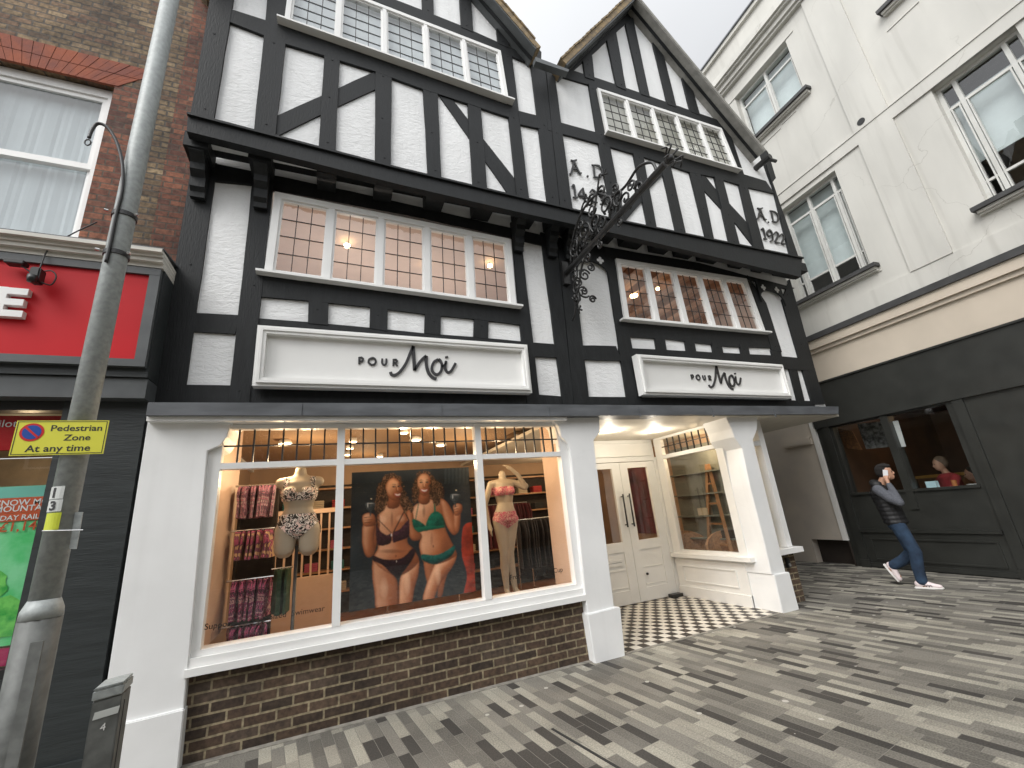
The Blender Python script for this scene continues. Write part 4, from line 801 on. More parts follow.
for z0, z1, dy in ((wz0, mr+.02, .05), (mr-.03, wz1-.1, .02)):
    s = MB(); a, b = wx0+wf, wx1-wf; s.box(a, b, yw+dy, yw+dy+.03, z0, z0+.065); s.box(a, b, yw+dy, yw+dy+.03, z1-.05, z1); s.box(a, a+.045, yw+dy, yw+dy+.03, z0+.065, z1-.05); s.box(b-.045, b, yw+dy, yw+dy+.03, z0+.065, z1-.05); s.build('sash', WHT, WN)
    MB().poly([(a+.04, yw+dy+.02, z0+.06), (b-.04, yw+dy+.02, z0+.06), (b-.04, yw+dy+.02, z1-.04), (a+.04, yw+dy+.02, z1-.04)]).build('pane', GLR, WN)
m_ = MB(); n = 40
for i in range(n):
    x0 = wx0+(wx1-wx0)*i/n; x1 = wx0+(wx1-wx0)*(i+1)/n; f = lambda k: yw+.13+.004*math.sin(k*1.1)+.003*math.sin(k*2.7)
    m_.poly([(x0, f(i), wz0-.05), (x1, f(i+1), wz0-.05), (x1, f(i+1), wz1), (x0, f(i), wz1)])
m_.build('net_curtain', mk('net_curtain_white', (.46, .49, .51), .8, var=.03), WN, True)
LST = mk('aged_white_stone', (.60, .58, .53), .7, var=.15, scale=5, stretch=(.4, 1, 4))
mb = MB()
for z0, z1, y in ((4.02, 4.06, 4.31), (4.061, 4.10, 4.27), (4.101, 4.13, 4.25), (4.131, 4.165, 4.21)): mb.box(-12, -1.50+.01*(4.31-y)*5, y, YB2-.003, z0, z1)
mb.build('cornice', LST, LB)
MB().prism([(-12, 4.22, 4.167), (-1.49, 4.22, 4.167), (-1.49, YB2-.003, 4.23), (-12, YB2-.003, 4.23)], (0, 0, .012)).build('cornice_flashing', LEAD, LB)
mb = MB(); mb.box(-12, -1.497, 4.36, 4.6, 2.98, 4.018); mb.build('sign_housing', DKF, LB)
mb = MB(); mb.box(-12, -1.50, 4.385, 4.62, 2.80, 2.975); mb.build('grey_panel', GRF, LB)
mb = MB(); mb.box(-2.06, -1.512, 4.50, 4.8, 0, 2.797); mb.build('pilaster', DKF, LB); MB().box(-12, -4.5, 4.5, 4.8, 0, 2.797).build('pilaster', DKF, LB); MB().box(-4.5, -2.06, 4.5, 4.8, 0, .80).build('stall_riser', DKF, LB); MB().box(-2.10, -1.507, 4.47, 4.499, 0, .22).build('plinth', DKF, LB)
MB().box(-4.5, -2.061, 4.51, 4.60, 2.72, 2.796).build('window_head', IRON, LB); MB().box(-4.5, -2.061, 4.51, 4.60, .801, .86).build('window_sill', IRON, LB)
MB().poly([(-4.5, 4.56, .86), (-2.061, 4.56, .86), (-2.061, 4.56, 2.72), (-4.5, 4.56, 2.72)]).build('shop_pane', GLR, LB)
mb = MB(); mb.box(-4.5, -2.05, 7.4, 7.5, 0, 2.8); mb.box(-4.6, -4.5, 4.81, 7.4, 0, 2.8); mb.box(-2.05, -1.95, 4.81, 7.4, 0, 2.8); mb.box(-4.5, -2.05, 4.81, 7.4, 2.81, 2.86); mb.build('shop_wall', mk('travel_shop_wall', (.30, .25, .2), .7), LB)
MB().box(-4.5, -2.05, 4.81, 7.4, 0, .1).build('shop_floor', DARK, LB)
lamp('travel_shop_lamp', (-3.1, 6.2, 2.6), 22)
mb = MB(); mb.box(-3.9, -2.09, 4.62, 4.66, 2.42, 2.70); t = single(mb, 'hanging_header', RED, 'red header board inside the left shop window with small white word lot', 'sign', (-3, 4.64, 2.42))
mb = MB(); text(mb, 'pilot', (onY(17, 427, 4.617).x, 4.617, onY(17, 427, 4.617).z), (1, 0, 0), (0, 0, 1), .085, .003, (0, -1, 0), 'RIGHT'); 
WTX = mk('white_lettering', (.8, .8, .78), .5, var=0)
for v in mb.v: v -= t.location
o = mb.build('lettering', WTX); o.parent = t
# red fascia sign with raised letter
t = thing('red_fascia_sign', 'large red panel sign with a white raised letter E behind the lamp post', 'sign', (-3, 4.35, 3.05))
mb = MB(); mb.box(-6, -1.512, 4.31, 4.358, 3.945, 4.01); mb.box(-6, -1.512, 4.31, 4.358, 3.06, 3.125); mb.box(-1.59, -1.512, 4.312, 4.358, 3.125, 3.945); mb.build('frame', GRF, t)
MB().box(-6, -1.59, 4.335, 4.357, 3.126, 3.944).build('panel', RED, t)
ex0, ex1, ez0, ez1 = -2.53, -2.335, 3.43, 3.685
mb = MB(); mb.box(ex0, ex0+.075, 4.285, 4.334, ez0, ez1)
for z in (ez0, (ez0+ez1)/2-.027, ez1-.058): mb.box(ex0+.075, ex1-(0 if z != (ez0+ez1)/2-.027 else .012), 4.285, 4.334, z, z+.056)
mb.build('raised_letter', WHT, t)
for k, xx in enumerate((-2.80, -3.1)):
    mb = MB(); text(mb, 'LR'[k], (xx, 4.32, ez0), (1, 0, 0), (0, 0, 1), .36, .014, (0, -1, 0), 'CENTER', .02); 
# small camera and cables on the sign
c = onY(38, 276, 4.25)
t = thing('security_camera', 'small black camera with looped cable on the top edge of the red sign', 'camera', c)
mb = MB(); mb.box(c.x-.035, c.x+.03, 4.20, 4.29, c.z-.07, c.z+.06); mb.build('housing', IRON, t, bevel=.01)
MB().lathe((c.x-.0, 4.19, c.z-.06), [(.0, -.03), (.025, -.028), (.03, 0), (.03, .03), (0, .031)], 12).build('lens', IRON, t, True)
mb = MB(); mb.tube(cr([c+V((.02, 0, -.05)), c+V((.08, .02, -.06)), c+V((.10, .02, .02)), c+V((.06, .02, .07)), c+V((.0, .02, .05))], 8), .006, 5); mb.build('cable_loop', IRON, t, True)
mb = MB(); mb.tube(cr([onY(-14, 257, 4.26), onY(15, 262, 4.26), onY(36, 273, 4.26), onY(48, 250, 4.3), onY(70, 235, 4.5), onY(97, 222, 4.64)], 8), .006, 5); single(mb, 'cable', IRON, 'thin black cable drooping from the brick wall to the camera on the red sign', 'cable', c+V((0, 0, .05)), smooth=True)
mb = MB(); a = onY(18, 266, 4.3); mb.box(a.x-.05, a.x+.07, 4.22, 4.30, a.z-.015, a.z+.02); single(mb, 'sign_bracket', IRON, 'flat black fixing plate on the top edge of the red sign left of the camera', 'bracket', a, bevel=.005)
# travel poster in the left window
t = thing('travel_poster', 'bright green landscape travel poster with red text bands in the left shop window', 'poster', (-2.7, 4.62, 1.0))
GRN = mk('poster_landscape_green', (.06, .60, .16), .5, scale=5, base2=(.30, .80, .42), detail=8)
YPO = 4.60; MB().box(-3.5, -2.075, YPO, YPO+.01, 1.0, 2.13).build('print', GRN, t)
GR2 = mk('poster_leaf_green', (.03, .40, .06), .5, scale=16, base2=(.22, .70, .14), detail=8); GR3 = mk('poster_teal_sky', (.18, .52, .42), .5, var=.15, scale=2)
MB().box(-3.5, -2.076, YPO-.002, YPO-.0005, 1.95, 2.129).build('sky_band', GR3, t)
for cx, cz, r in ((-2.62, 1.25, .30), (-2.25, 1.18, .22), (-3.0, 1.35, .33), (-2.35, 1.42, .16), (-3.3, 1.2, .25)):
    k = [V((min(max(cx+r*(1+.12*math.sin(5*a+cx*9))*math.cos(a), -3.49), -2.08), YPO-.003-abs(cx)*.0006, max(cz+r*.7*(1+.15*math.sin(7*a))*math.sin(a), 1.001))) for a in [i*math.pi/14 for i in range(28)]]
    MB().prism(k, (0, .0005, 0)).build('tree_canopy', GR2, t)
ORG = mk('poster_orange_band', (.62, .10, .03), .5, var=.05)
zl = [onY(15, y, YPO).z for y in (505.5, 511.5, 520, 531)]; xl = onY(-5, 510, YPO).x
MB().box(-2.95, -2.08, YPO-.008, YPO-.0065, zl[1]-.012, zl[0]+.058).build('text_band', ORG, t); MB().box(-2.95, -2.08, YPO-.008, YPO-.0065, zl[2]-.010, zl[2]+.050).build('text_band', ORG, t)
mb = MB(); yt = YPO-.009
text(mb, 'SNOW MONKEY', (xl, yt, zl[0]), (1, 0, 0), (0, 0, 1), .062, .001, (0, -1, 0), 'LEFT', .012); text(mb, 'MOUNTAINS &', (xl, yt, zl[1]), (1, 0, 0), (0, 0, 1), .062, .001, (0, -1, 0), 'LEFT', .012)
text(mb, '8-DAY RAIL PASS', (xl, yt, zl[2]), (1, 0, 0), (0, 0, 1), .052, .001, (0, -1, 0), 'LEFT', .012); mb.build('lettering', WTX, t)
mb = MB(); text(mb, '£1,149', (xl+.05, yt, zl[3]), (1, 0, 0), (0, 0, 1), .095, .001, (0, -1, 0), 'LEFT', .012); mb.build('price', ORG, t)
MB().box(-3.5, -2.075, 4.60, 4.61, .87, .985).build('footer', mk('poster_magenta', (.45, .01, .10), .5, var=.05), t)
# ------------------------------------------------------------------ lamp post with its fittings
LX, LY = -1.575, 3.68
t = thing('street_lamp', 'tall grey galvanised lamp post with wider base standing in front of the red shop', 'lamp post', (LX, LY, 0))
MB().lathe((LX, LY, 0), [(.098, -.05), (.098, 1.24)], 12).build('base', GALVD, t, True)
MB().lathe((LX, LY, 0), [(.098, 1.242), (.094, 1.29), (.072, 1.345)], 24).build('collar', GALV, t, True)
MB().lathe((LX, LY, 0), [(.070, 1.346), (.069, 4.5), (.062, 9.2)], 28).build('shaft', GALV, t, True)
mb = MB(); mb.box(LX+.02, LX+.075, LY-.1, LY-.086, .50, 1.13); mb.build('access_door', GALVD, t)
mb = MB(); mb.tube(cr([(LX, LY, 9.2), (LX, LY-.2, 9.5), (LX, LY-1.0, 9.6)], 6), .04, 10); mb.build('outreach_arm', GALV, t, True)
MB().prism([(LX-.12, LY-1.0, 9.55), (LX+.12, LY-1.0, 9.55), (LX+.08, LY-1.6, 9.58), (LX-.08, LY-1.6, 9.58)], (0, 0, .09)).build('lantern', GALV, t)
mb = MB()
for k in range(3): mb.tube([V((LX+.068*math.cos(a), LY+.068*math.sin(a), 7.35+k*.05+.05*math.sin(a+k))) for a in [i*math.pi/8 for i in range(17)]], .006, 5)
mb.build('wire_wrap', IRON, t, True)
# bent black hook strapped to the post
YH = 3.60
hk = thing('banner_hook', 'black bent rod hook strapped to the lamp post by two bands', 'hook', onY(112, 240, YH))
mb = MB(); mb.tube(cr([onY(x, y, YH) for x, y in ((106, 262), (111, 240), (116, 215), (122, 190), (122.5, 165), (117, 143), (108, 128), (98, 123.5), (92, 130), (89, 138))], 6), [.013]*49+[.011]*6 if False else .012, 8); mb.build('rod', IRON, hk, True)
mb = MB(); e = onY(87.5, 142, YH); mb.tube([e+V((.018*math.cos(a), .004, .028*math.sin(a))) for a in [i*math.pi/8 for i in range(17)]], .005, 6); mb.build('eye', IRON, hk, True)
for px, py in ((119, 210), (110, 249)):
    z = onY(px, py, YH).z
    mb = MB(); mb.lathe((LX, LY, z-.02), [(.071, 0), (.078, 0), (.078, .035), (.071, .035)], 24)
    mb.build('strap', IRON, hk)
    for s in (-1, 1): MB().tube([(LX+s*.082, LY-.05, z), (LX+s*.105, LY-.057, z)], .010, 6).build('strap_bolt', CHROME, hk)
# pedestrian zone sign
YS = 3.585
q = qx([(16.2, 420), (108.2, 421), (103.8, 454), (9.8, 455.6)], YS); sx0, sx1 = (q[0].x+q[3].x)/2, (q[1].x+q[2].x)/2; sz0, sz1 = (q[2].z+q[3].z)/2, (q[0].z+q[1].z)/2
YEL = mk('yellow_sign_face', (.62, .60, .06), .4, var=.03)
t = thing('road_sign', 'yellow parking restriction plate on the lamp post reading Pedestrian Zone At any time', 'sign', ((sx0+sx1)/2, YS, sz0))
MB().box(sx0, sx1, YS, YS+.006, sz0, sz1).build('plate', YEL, t); W_, H_ = sx1-sx0, sz1-sz0
mb = MB(); bw = .004
for a in ((sx0+.006, sx1-.006, sz0+.006, sz0+.006+bw), (sx0+.006, sx1-.006, sz1-.006-bw, sz1-.006), (sx0+.006, sx0+.006+bw, sz0+.01, sz1-.01), (sx1-.006-bw, sx1-.006, sz0+.01, sz1-.01)): mb.box(a[0], a[1], YS-.0012, YS-.0002, a[2], a[3])
mb.build('border', TXT, t)
mb = MB(); cx = sx0+W_*.60; 
def ptx(b, x, z, h, al='CENTER'): m_ = MB(); text(m_, b, (x, YS-.0003, z), (1, 0, 0), (0, 0, 1), h, .001, (0, -1, 0), al, .012, 1.1); m_.build('lettering', TXT, t)
ptx('Pedestrian', sx0+W_*.655, sz0+H_*.69, H_*.25); ptx('Zone', sx0+W_*.68, sz0+H_*.41, H_*.25); ptx('At any time', sx0+W_*.5, sz0+H_*.10, H_*.27)
c = V((sx0+W_*.18, YS-.0005, sz0+H_*.66)); rr_ = H_*.26
disc = lambda r, y: [c+V((r*math.cos(k*math.pi/16), y, r*math.sin(k*math.pi/16))) for k in range(32)]
MB().prism(disc(rr_, -.0002), (0, -.001, 0)).build('roundel', mk('sign_red', (.5, .02, .02), .4, var=0), t); MB().prism(disc(rr_*.78, -.0014), (0, -.001, 0)).build('roundel', mk('sign_blue', (.01, .06, .30), .4, var=0), t)
MB().prism([c+V((dx*rr_, -.0026, dz_*rr_)) for dx, dz_ in ((-.66, .52), (-.52, .66), (.66, -.52), (.52, -.66))], (0, -.001, 0)).build('slash', MATS['sign_red'], t)
mb = MB(); mb.lathe((LX, LY, (sz0+sz1)/2-.01), [(.0705, 0), (.0735, 0), (.0735, .02), (.0705, .02)], 24); mb.build('clip_band', CHROME, t)
# number labels and small side plate
NL = mk('label_pale', (.55, .57, .55), .5, var=.03)
def onpost(px, py): 
    # where the sight line meets the post's front surface
    r = ray(px, py); A = r.x**2+r.y**2; Bq = -2*(r.x*LX+r.y*LY); Cq = LX**2+LY**2-.0715**2
    tt = (-Bq-math.sqrt(max(0, Bq*Bq-4*A*Cq)))/(2*A); return CAM+r*tt
def label_on_post(x0, x1, y0, y1, mt, body, name, lab, cat):
    n = 6; tl, br_ = onpost((x0+x1)/2, y0), onpost((x0+x1)/2, y1); a0 = math.atan2(onpost(x0+1, (y0+y1)/2).y-LY, onpost(x0+1, (y0+y1)/2).x-LX); a1 = math.atan2(onpost(x1, (y0+y1)/2).y-LY, onpost(x1, (y0+y1)/2).x-LX)
    zc = (tl.z+br_.z)/2; t = thing(name, lab, cat, (LX, LY-.072, zc)); m_ = MB()
    ang = [a0+(a1-a0)*i/n for i in range(n+1)]
    for i in range(n): m_.prism([V((LX+.0705*math.cos(g), LY+.0705*math.sin(g), z)) for g, z in ((ang[i], br_.z), (ang[i+1], br_.z), (ang[i+1], tl.z), (ang[i], tl.z))], V((math.cos((ang[i]+ang[i+1])/2), math.sin((ang[i]+ang[i+1])/2), 0))*.0022)
    m_.build('label', mt, t)
    if body:
        am = (a0+a1)/2; rt = V((-math.sin(am), math.cos(am), 0)); nn = V((math.cos(am), math.sin(am), 0)); m_ = MB(); hgt = (tl.z-br_.z)
        text(m_, body, V((LX, LY, br_.z+hgt*.14))+nn*.0728, rt, (0, 0, 1), hgt*1.05, .002, nn, 'CENTER', .035); m_.build('numeral', TXT, t)
label_on_post(49.5, 64, 486.5, 498.8, NL, '1', 'number_label', 'upper pale numeral label, right below the yellow road sign on the lamp post', 'label')
label_on_post(47.2, 62, 499.8, 511.5, NL, '3', 'number_label', 'lower pale numeral label, right above the yellow sticker on the lamp post', 'label')
label_on_post(44.5, 60, 513, 530, mk('yellow_label', (.50, .55, .04), .5, var=.1), None, 'inspection_sticker', 'plain yellow sticker below the numerals on the lamp post', 'sticker')
q = qx([(74.7, 512), (83, 512), (76.5, 549), (69, 549)], 3.66)
t = thing('side_plate', 'narrow grey plate edge-on clamped to the right side of the lamp post', 'plate', q[3]); MB().prism(q, (0, .005, 0)).build('plate', GALV, t)
a, b_ = onY(42, 531, 3.60), onY(83, 530, 3.64); MB().tube([a, b_], .004, 6).build('clamp_rod', CHROME, t)
# grey feeder cabinet at the foot of the white pier
zt = .86; A_, B_, C_ = onZ(94.5, 688, zt), onZ(124.5, 680, zt), onZ(133.5, 671.5, zt); D_ = A_+(C_-B_)*1.0
t = thing('feeder_cabinet', 'short galvanised grey metal cabinet standing against the left white pier', 'cabinet', (A_+C_)/2-V((0, 0, zt)))
body = [p-V((0, 0, zt+.02)) for p in (A_, B_, C_, D_)]
MB().prism(body, (0, 0, zt-.05)).build('body', GALVD, t, bevel=.006)
cen = (A_+C_)/2; lid = [cen+(p-cen)*1.06 for p in (A_, B_, C_, D_)]
mb = MB(); lo = [p-V((0, 0, .068)) for p in lid]; mb.prism([lo[0], lo[1], lo[1]+V((0, 0, .045)), lid[2]+V((0, 0, .03)), lid[3]+V((0, 0, .03)), lo[0]+V((0, 0, .045))] if False else [p for p in lo], (0, 0, .05)); mb.prism([p+V((0, 0, .051)) for p in lo], (0, 0, .012)); mb.build('lid', GALV, t, bevel=.008)
fr = (B_-A_).normalized(); fo = V((fr.y, -fr.x, 0)); ctr = (A_+B_)/2
MB().prism([ctr-fr*.05+fo*.001+V((0, 0, -.16)), ctr+fr*.055+fo*.001+V((0, 0, -.16)), ctr+fr*.06+fo*.001+V((0, 0, -.125)), ctr-fr*.045+fo*.001+V((0, 0, -.125))], fo*.003).build('label', NL, t)
MB().prism([ctr+fr*.075+V((0, 0, -.60))+fo*.0, ctr+fr*.079+V((0, 0, -.60)), ctr+fr*.079+V((0, 0, -.1)), ctr+fr*.075+V((0, 0, -.1))], fo*.003).build('door_seam', IRON, t)
mb = MB(); text(mb, '4', ctr+fo*.001+V((0, 0, -.225)), fr, (0, 0, 1), .05, .002, fo); mb.build('numeral', WTX, t)
# ------------------------------------------------------------------ white building on the right
STONE.node_tree.nodes['Principled BSDF'].inputs['Roughness'].default_value = .65
WB = thing('white_building', 'cream rendered three-storey building with a dark restaurant front along the right side', 'building', RO)
ops = [(-.30, 1.18, 5.45, 7.72), (-.30, 1.18, 9.86, 11.42), (2.86, 3.90, 5.50, 7.84), (2.86, 3.90, 9.90, 11.42), (5.4, 6.9, 5.45, 7.72), (5.4, 6.9, 9.86, 11.42)]
mb = MB(); wall_cols(mb, RP, [-8, 9], 4.62, 13.1, ops, -RN*.30); mb.build('rendered_wall', STONE, WB)
def rb(mb, u0, u1, z0, z1, o0, o1): mb.prism([RP(u0, z0, o0), RP(u1, z0, o0), RP(u1, z1, o0), RP(u0, z1, o0)], RN*(o1-o0)); return mb
for a in (1.71, 7.4):
    for z0, z1 in ((5.0, 7.835), (8.105, 11.79)): mb = MB(); rb(mb, a, a+.59, z0, z1, -.02, .045); mb.build('pilaster', STONE, WB)
mb = MB(); rb(mb, -8, 9, 7.84, 8.08, -.02, .035); rb(mb, -8, 9, 8.081, 8.10, -.02, .05); mb.build('string_course', STONE, WB)
mb = MB(); rb(mb, -8, 9, 4.62, 5.0, -.02, .03); mb.build('plinth_band', STONE, WB)
mb = MB()
for z0, z1, o in ((11.80, 11.86, .10), (11.861, 11.98, .16), (11.981, 12.03, .24), (12.031, 12.20, .30), (13.05, 13.16, .08)): rb(mb, -8, 9, z0, z1, -.05, o)
mb.build('cornice', STONE, WB); mb = MB(); rb(mb, -8, 9, 13.161, 13.20, -.4, .12); mb.build('coping', LEAD, WB)
mb = MB(); rb(mb, -.5, 1.38, 11.43, 11.47, -.02, .02); rb(mb, -.45, 1.32, 5.28, 5.30, -.01, .015); rb(mb, -.45, .5, 9.56, 9.58, -.01, .015); rb(mb, .55, .9, 9.62, 9.64, -.01, .015); rb(mb, 2.7, 3.2, 9.47, 9.49, -.01, .015); mb.build('render_patch', STONE, WB)
SILL = mk('dark_slate_sill', (.045, .045, .045), .6, var=.2); WFR = mk('old_white_window_paint', (.56, .56, .53), .5, var=.08, scale=5)
def rwindow(u0, u1, z0, z1, muls, trans, blind, bz0, bz1, sill_o=.16):
    m_ = MB(); o = -.13; f = .055
    rb(m_, u0, u1, z1-f, z1, o-.06, o); rb(m_, u0, u1, z0, z0+f, o-.06, o); rb(m_, u0, u0+f, z0+f, z1-f, o-.06, o); rb(m_, u1-f, u1, z0+f, z1-f, o-.06, o)
    for k in muls: rb(m_, k-.028, k+.028, z0+f, z1-f, o-.058, o+.004)
    for k in trans: rb(m_, u0+f, u1-f, k-.02, k+.02, o-.05, o-.004)
    w_ = m_.build('window', WFR, WB)
    us = [u0+f]+[x for k in muls for x in (k-.028, k+.028)]+[u1-f]
    for i in range(0, len(us), 2):
        c_ = MB(); a, b = us[i]+.012, us[i+1]-.012
        tr = trans[0] if trans else z1-f
        rb(c_, a, b, z0+f+.012, z0+f+.04, o-.035, o+.012); rb(c_, a, a+.02, z0+f+.041, tr-.04, o-.035, o+.012); rb(c_, b-.02, b, z0+f+.041, tr-.04, o-.035, o+.012); rb(c_, a, b, tr-.039, tr-.022, o-.035, o+.012); c_.build('casement', WFR, w_)
    MB().poly([RP(u0+f, z0+f, o-.03), RP(u1-f, z0+f, o-.03), RP(u1-f, z1-f, o-.03), RP(u0+f, z1-f, o-.03)]).build('pane', GLR, w_)
    m_ = MB(); rb(m_, u0, u1, bz0, bz1, -.36, -.34); m_.build('blind', blind, w_)
    m_ = MB(); rb(m_, u0-.14, u1+.14, z0-.075, z0-.003, -.12, sill_o); m_.build('sill', SILL, w_); m_ = MB(); rb(m_, u0-.10, u1+.10, z0-.12, z0-.077, -.02, sill_o-.05); rb(m_, u0-.10, u1+.10, z0-.15, z0-.121, -.02, sill_o-.09); m_.build('sill_moulding', STONE, w_)
rwindow(-.30, 1.18, 5.45, 7.72, (-.08, .47, 1.0), (7.33, 5.88), FROST, 5.95, 7.72)
rwindow(-.30, 1.18, 9.86, 11.42, (.47,), (11.05,), FROST, 9.86, 11.42)
rwindow(2.86, 3.90, 5.50, 7.84, (3.09, 3.70), (7.38, 5.90), FROST, 6.35, 7.55)
rwindow(2.86, 3.90, 9.90, 11.42, (3.38,), (11.05,), FROST, 10.0, 11.42)
rwindow(5.4, 6.9, 5.45, 7.72, (5.62, 6.15, 6.68), (7.33, 5.88), FROST, 5.95, 7.72); rwindow(5.4, 6.9, 9.86, 11.42, (6.15,), (11.05,), FROST, 9.86, 11.42)
mb = MB(); rb(mb, -7, 8.9, 4.7, 12.9, -3.1, -3.0); rb(mb, -7, 8.9, 8.6, 8.8, -3.0, -.31); rb(mb, -7, 8.9, 4.63, 4.9, -3.0, -.31); rb(mb, -7, 8.9, 12.0, 12.2, -3.0, -.31); rb(mb, 2.0, 2.1, 4.7, 12, -3.0, -.31); mb.build('inner_wall', mk('dim_office_wall', (.14, .13, .11), .8), WB)
v0 = RP(1.88, 8.22, .046)
mb = MB(); mb.prism([v0+RU*.07*math.cos(a)+V((0, 0, .07*math.sin(a))) for a in [i*math.pi/8 for i in range(16)]], RN*.004); mb.build('pipe_hole', IRON, WB)
# bands above the restaurant
mb = MB(); rb(mb, -8, 9, 4.50, 4.615, -.1, .16); mb.build('black_band', SILL, WB)
mb = MB(); rb(mb, -8, 9, 4.32, 4.499, -.1, .12); rb(mb, -8, 9, 4.24, 4.319, -.1, .07); rb(mb, -8, 9, 3.635, 4.239, -.1, .02); mb.build('beige_frieze', BEIGE, WB)
sops = [(-.42, .47, 1.36, 2.67), (.60, 1.46, 1.36, 2.67)]
mb = MB(); wall_cols(mb, lambda u, z: RP(u, z, 0), [-.75, 9], .0, 3.634, sops, -RN*.16); mb.build('restaurant_front', RDK, WB)
mb = MB(); rb(mb, -.78, 9, 2.72, 3.632, -.02, .03); rb(mb, -.74, 9, 3.60, 3.633, -.02, .06); rb(mb, -.74, 9, 2.70, 2.74, -.02, .05); mb.build('fascia', RDK, WB)
for u in (1.56, -.62): mb = MB(); rb(mb, u, u+.14, 0, 2.70, -.02, .035); rb(mb, u-.012, u+.152, 0, .14, -.02, .05); mb.build('pilaster', RDK, WB)
mb = MB(); rb(mb, -.48, 1.56, .02, .09, -.02, .03); rb(mb, 1.72, 9, .02, .09, -.02, .03); mb.build('skirting', RDK, WB)
mb = MB(); rb(mb, -.48, 1.54, .63, .67, -.02, .03); rb(mb, -.48, 1.54, .671, .69, -.02, .018)
for z0, z1, a, b in ((.50, .525, -.36, 1.45), (.14, .165, -.36, 1.45)): rb(mb, a, b, z0, z1, -.02, .018)
rb(mb, -.36, -.335, .165, .50, -.02, .018); rb(mb, 1.425, 1.45, .165, .50, -.02, .018); mb.build('panel_moulding', RDK, WB)
mb = MB(); rb(mb, .475, .595, 1.02, 2.69, -.02, .022); rb(mb, -.45, 1.50, 1.32, 1.362, -.02, .03); mb.build('window_mullion', RDK, WB)
MB().poly([RP(-.42, 1.36, -.06), RP(1.46, 1.36, -.06), RP(1.46, 2.67, -.06), RP(-.42, 2.67, -.06)]).build('restaurant_pane', GLR, WB)
# pale passage wall beyond the restaurant
mb = MB(); wall_cols(mb, lambda u, z: RP(u, z, -.0), [-8, -.86], 0, 3.634, [(-1.55, -.86, 0, .47)], -RN*.16); mb.build('passage_wall', mk('stained_pale_render', (.62, .55, .46), .75, scale=1.3, base2=(.50, .45, .39), bump=.2, bscale=8), WB)
mb = MB(); rb(mb, -.86, -.76, .47, 3.0, -.1, .03); mb.build('corner_trim', CRM, WB); mb = MB(); rb(mb, -4, -.76, 0, .6, -.30, -.17); rb(mb, -.78, -.751, 0, .46, -.5, .01); mb.build('vent_recess', DARK, WB)
mb = MB(); rb(mb, -1.55, -.90, 2.42, 2.56, .0, .05); rb(mb, -1.52, -.93, 2.45, 2.53, .05, .06); mb.build('fixed_panel', MATS['stained_pale_render'], WB)
mb = MB(); mb.prism([(6.4, 11, 0), (12, 11, 0), (12, 11, 6), (6.4, 11, 6)], (0, .2, 0)); single(mb, 'rear_wall', STK, 'brown brick wall closing the far end of the covered passage', 'wall', (8.5, 11, 0))
# restaurant room
mb = MB(); rb(mb, -.74, 6, 0, 3.2, -4.1, -4.0); rb(mb, -.80, -.74, 0, 3.2, -4.0, -.17); rb(mb, 6, 6.1, 0, 3.2, -4.0, -.17); mb.build('restaurant_wall', mk('brown_restaurant_wall', (.09, .045, .025), .7, var=.4, scale=2), WB)
mb = MB(); rb(mb, -.74, 6, 3.0, 3.1, -4, -.17); mb.build('restaurant_ceiling', mk('dark_brown_ceiling', (.07, .035, .02), .8), WB); mb = MB(); rb(mb, -.74, 6, 0, .05, -4, -.17); mb.build('restaurant_floor', DARK, WB)
for u, o in ((.2, -1.7), (1.3, -1.6), (2.6, -2.0)): lamp('restaurant_lamp', RP(u, 2.8, o), 2.8, .04, (1, .62, .3))
for i, (px, py) in enumerate(((890, 423), (931, 425), (908, 422.5))):
    c = onR(px, py, -1.2-.2*i); t = MB().lathe(V((0, 0, 0)), [(0, -.02), (.05, -.02), (.055, .02), (0, .021)], 14).build('ceiling_light', BULB2); t.location = V((c.x, c.y, 2.96)); tag(t, ['small round restaurant ceiling light above the left window half', 'small round restaurant ceiling light deepest in the room', 'small round restaurant ceiling light above the right window half'][i], 'ceiling light', 'restaurant ceiling lights')
t = thing('serving_counter', 'lit yellow-brown serving counter at the back of the restaurant', 'counter', RP(-.1, 0, -2.6))
mb = MB(); rb(mb, -.7, 1.1, .05, 1.5, -3.1, -2.6); mb.build('counter_body', mk('counter_brown', (.20, .10, .04), .5), t); mb = MB(); rb(mb, -.7, 1.15, 1.5, 1.56, -3.12, -2.55); mb.build('counter_top', mk('counter_gold', (.55, .33, .08), .4), t)
MB().prism([onR(x, y, -3.0) for x, y in ((842, 464), (893, 457), (893, 452), (842, 459))], RN*.03).build('glow_panel', mk('amber_light_panel', (.9, .5, .1), .5, var=0, emit=(1, .5, .12), es=.5), t)  # emission stands in for warm light on the counter; no lamp is here
def onRq(pxs, o): return [onR(x, y, o) for x, y in pxs]
PAPER = mk('notice_paper', (.55, .55, .53), .7, var=.06)
t = single(MB().prism(onRq([(889, 422), (898, 420.5), (906, 446.5), (896.5, 447.5)], -.09), -RN*.003), 'window_notice', PAPER, 'tall white notice hung beside the window bar in the restaurant', 'notice', onR(897, 434, -.09))
t = single(MB().prism(onRq([(832, 449), (838, 450), (852, 485), (846, 492)], -.12), -RN*.01), 'leaning_board', PAPER, 'grey-white board leaning at the left edge of the restaurant window', 'board', onR(846, 492, -.12))
for qd, nm, lab, mt in (([(836, 428), (852, 431), (862, 450), (846, 448)], 'menu_board', 'orange-brown menu board hanging at the left of the restaurant', mk('menu_orange', (.42, .20, .08), .6, scale=30, base2=(.2, .08, .04))), ([(857, 424), (884, 421), (890, 447), (866, 449)], 'menu_board', 'dark photo board with pale strips next to the orange menu board', mk('menu_photo', (.35, .35, .34), .6, scale=14, base2=(.03, .03, .03)))):
    single(MB().prism(onRq(qd, -.6), -RN*.02), nm, mt, lab, 'menu board', onRq(qd, -.6)[3])
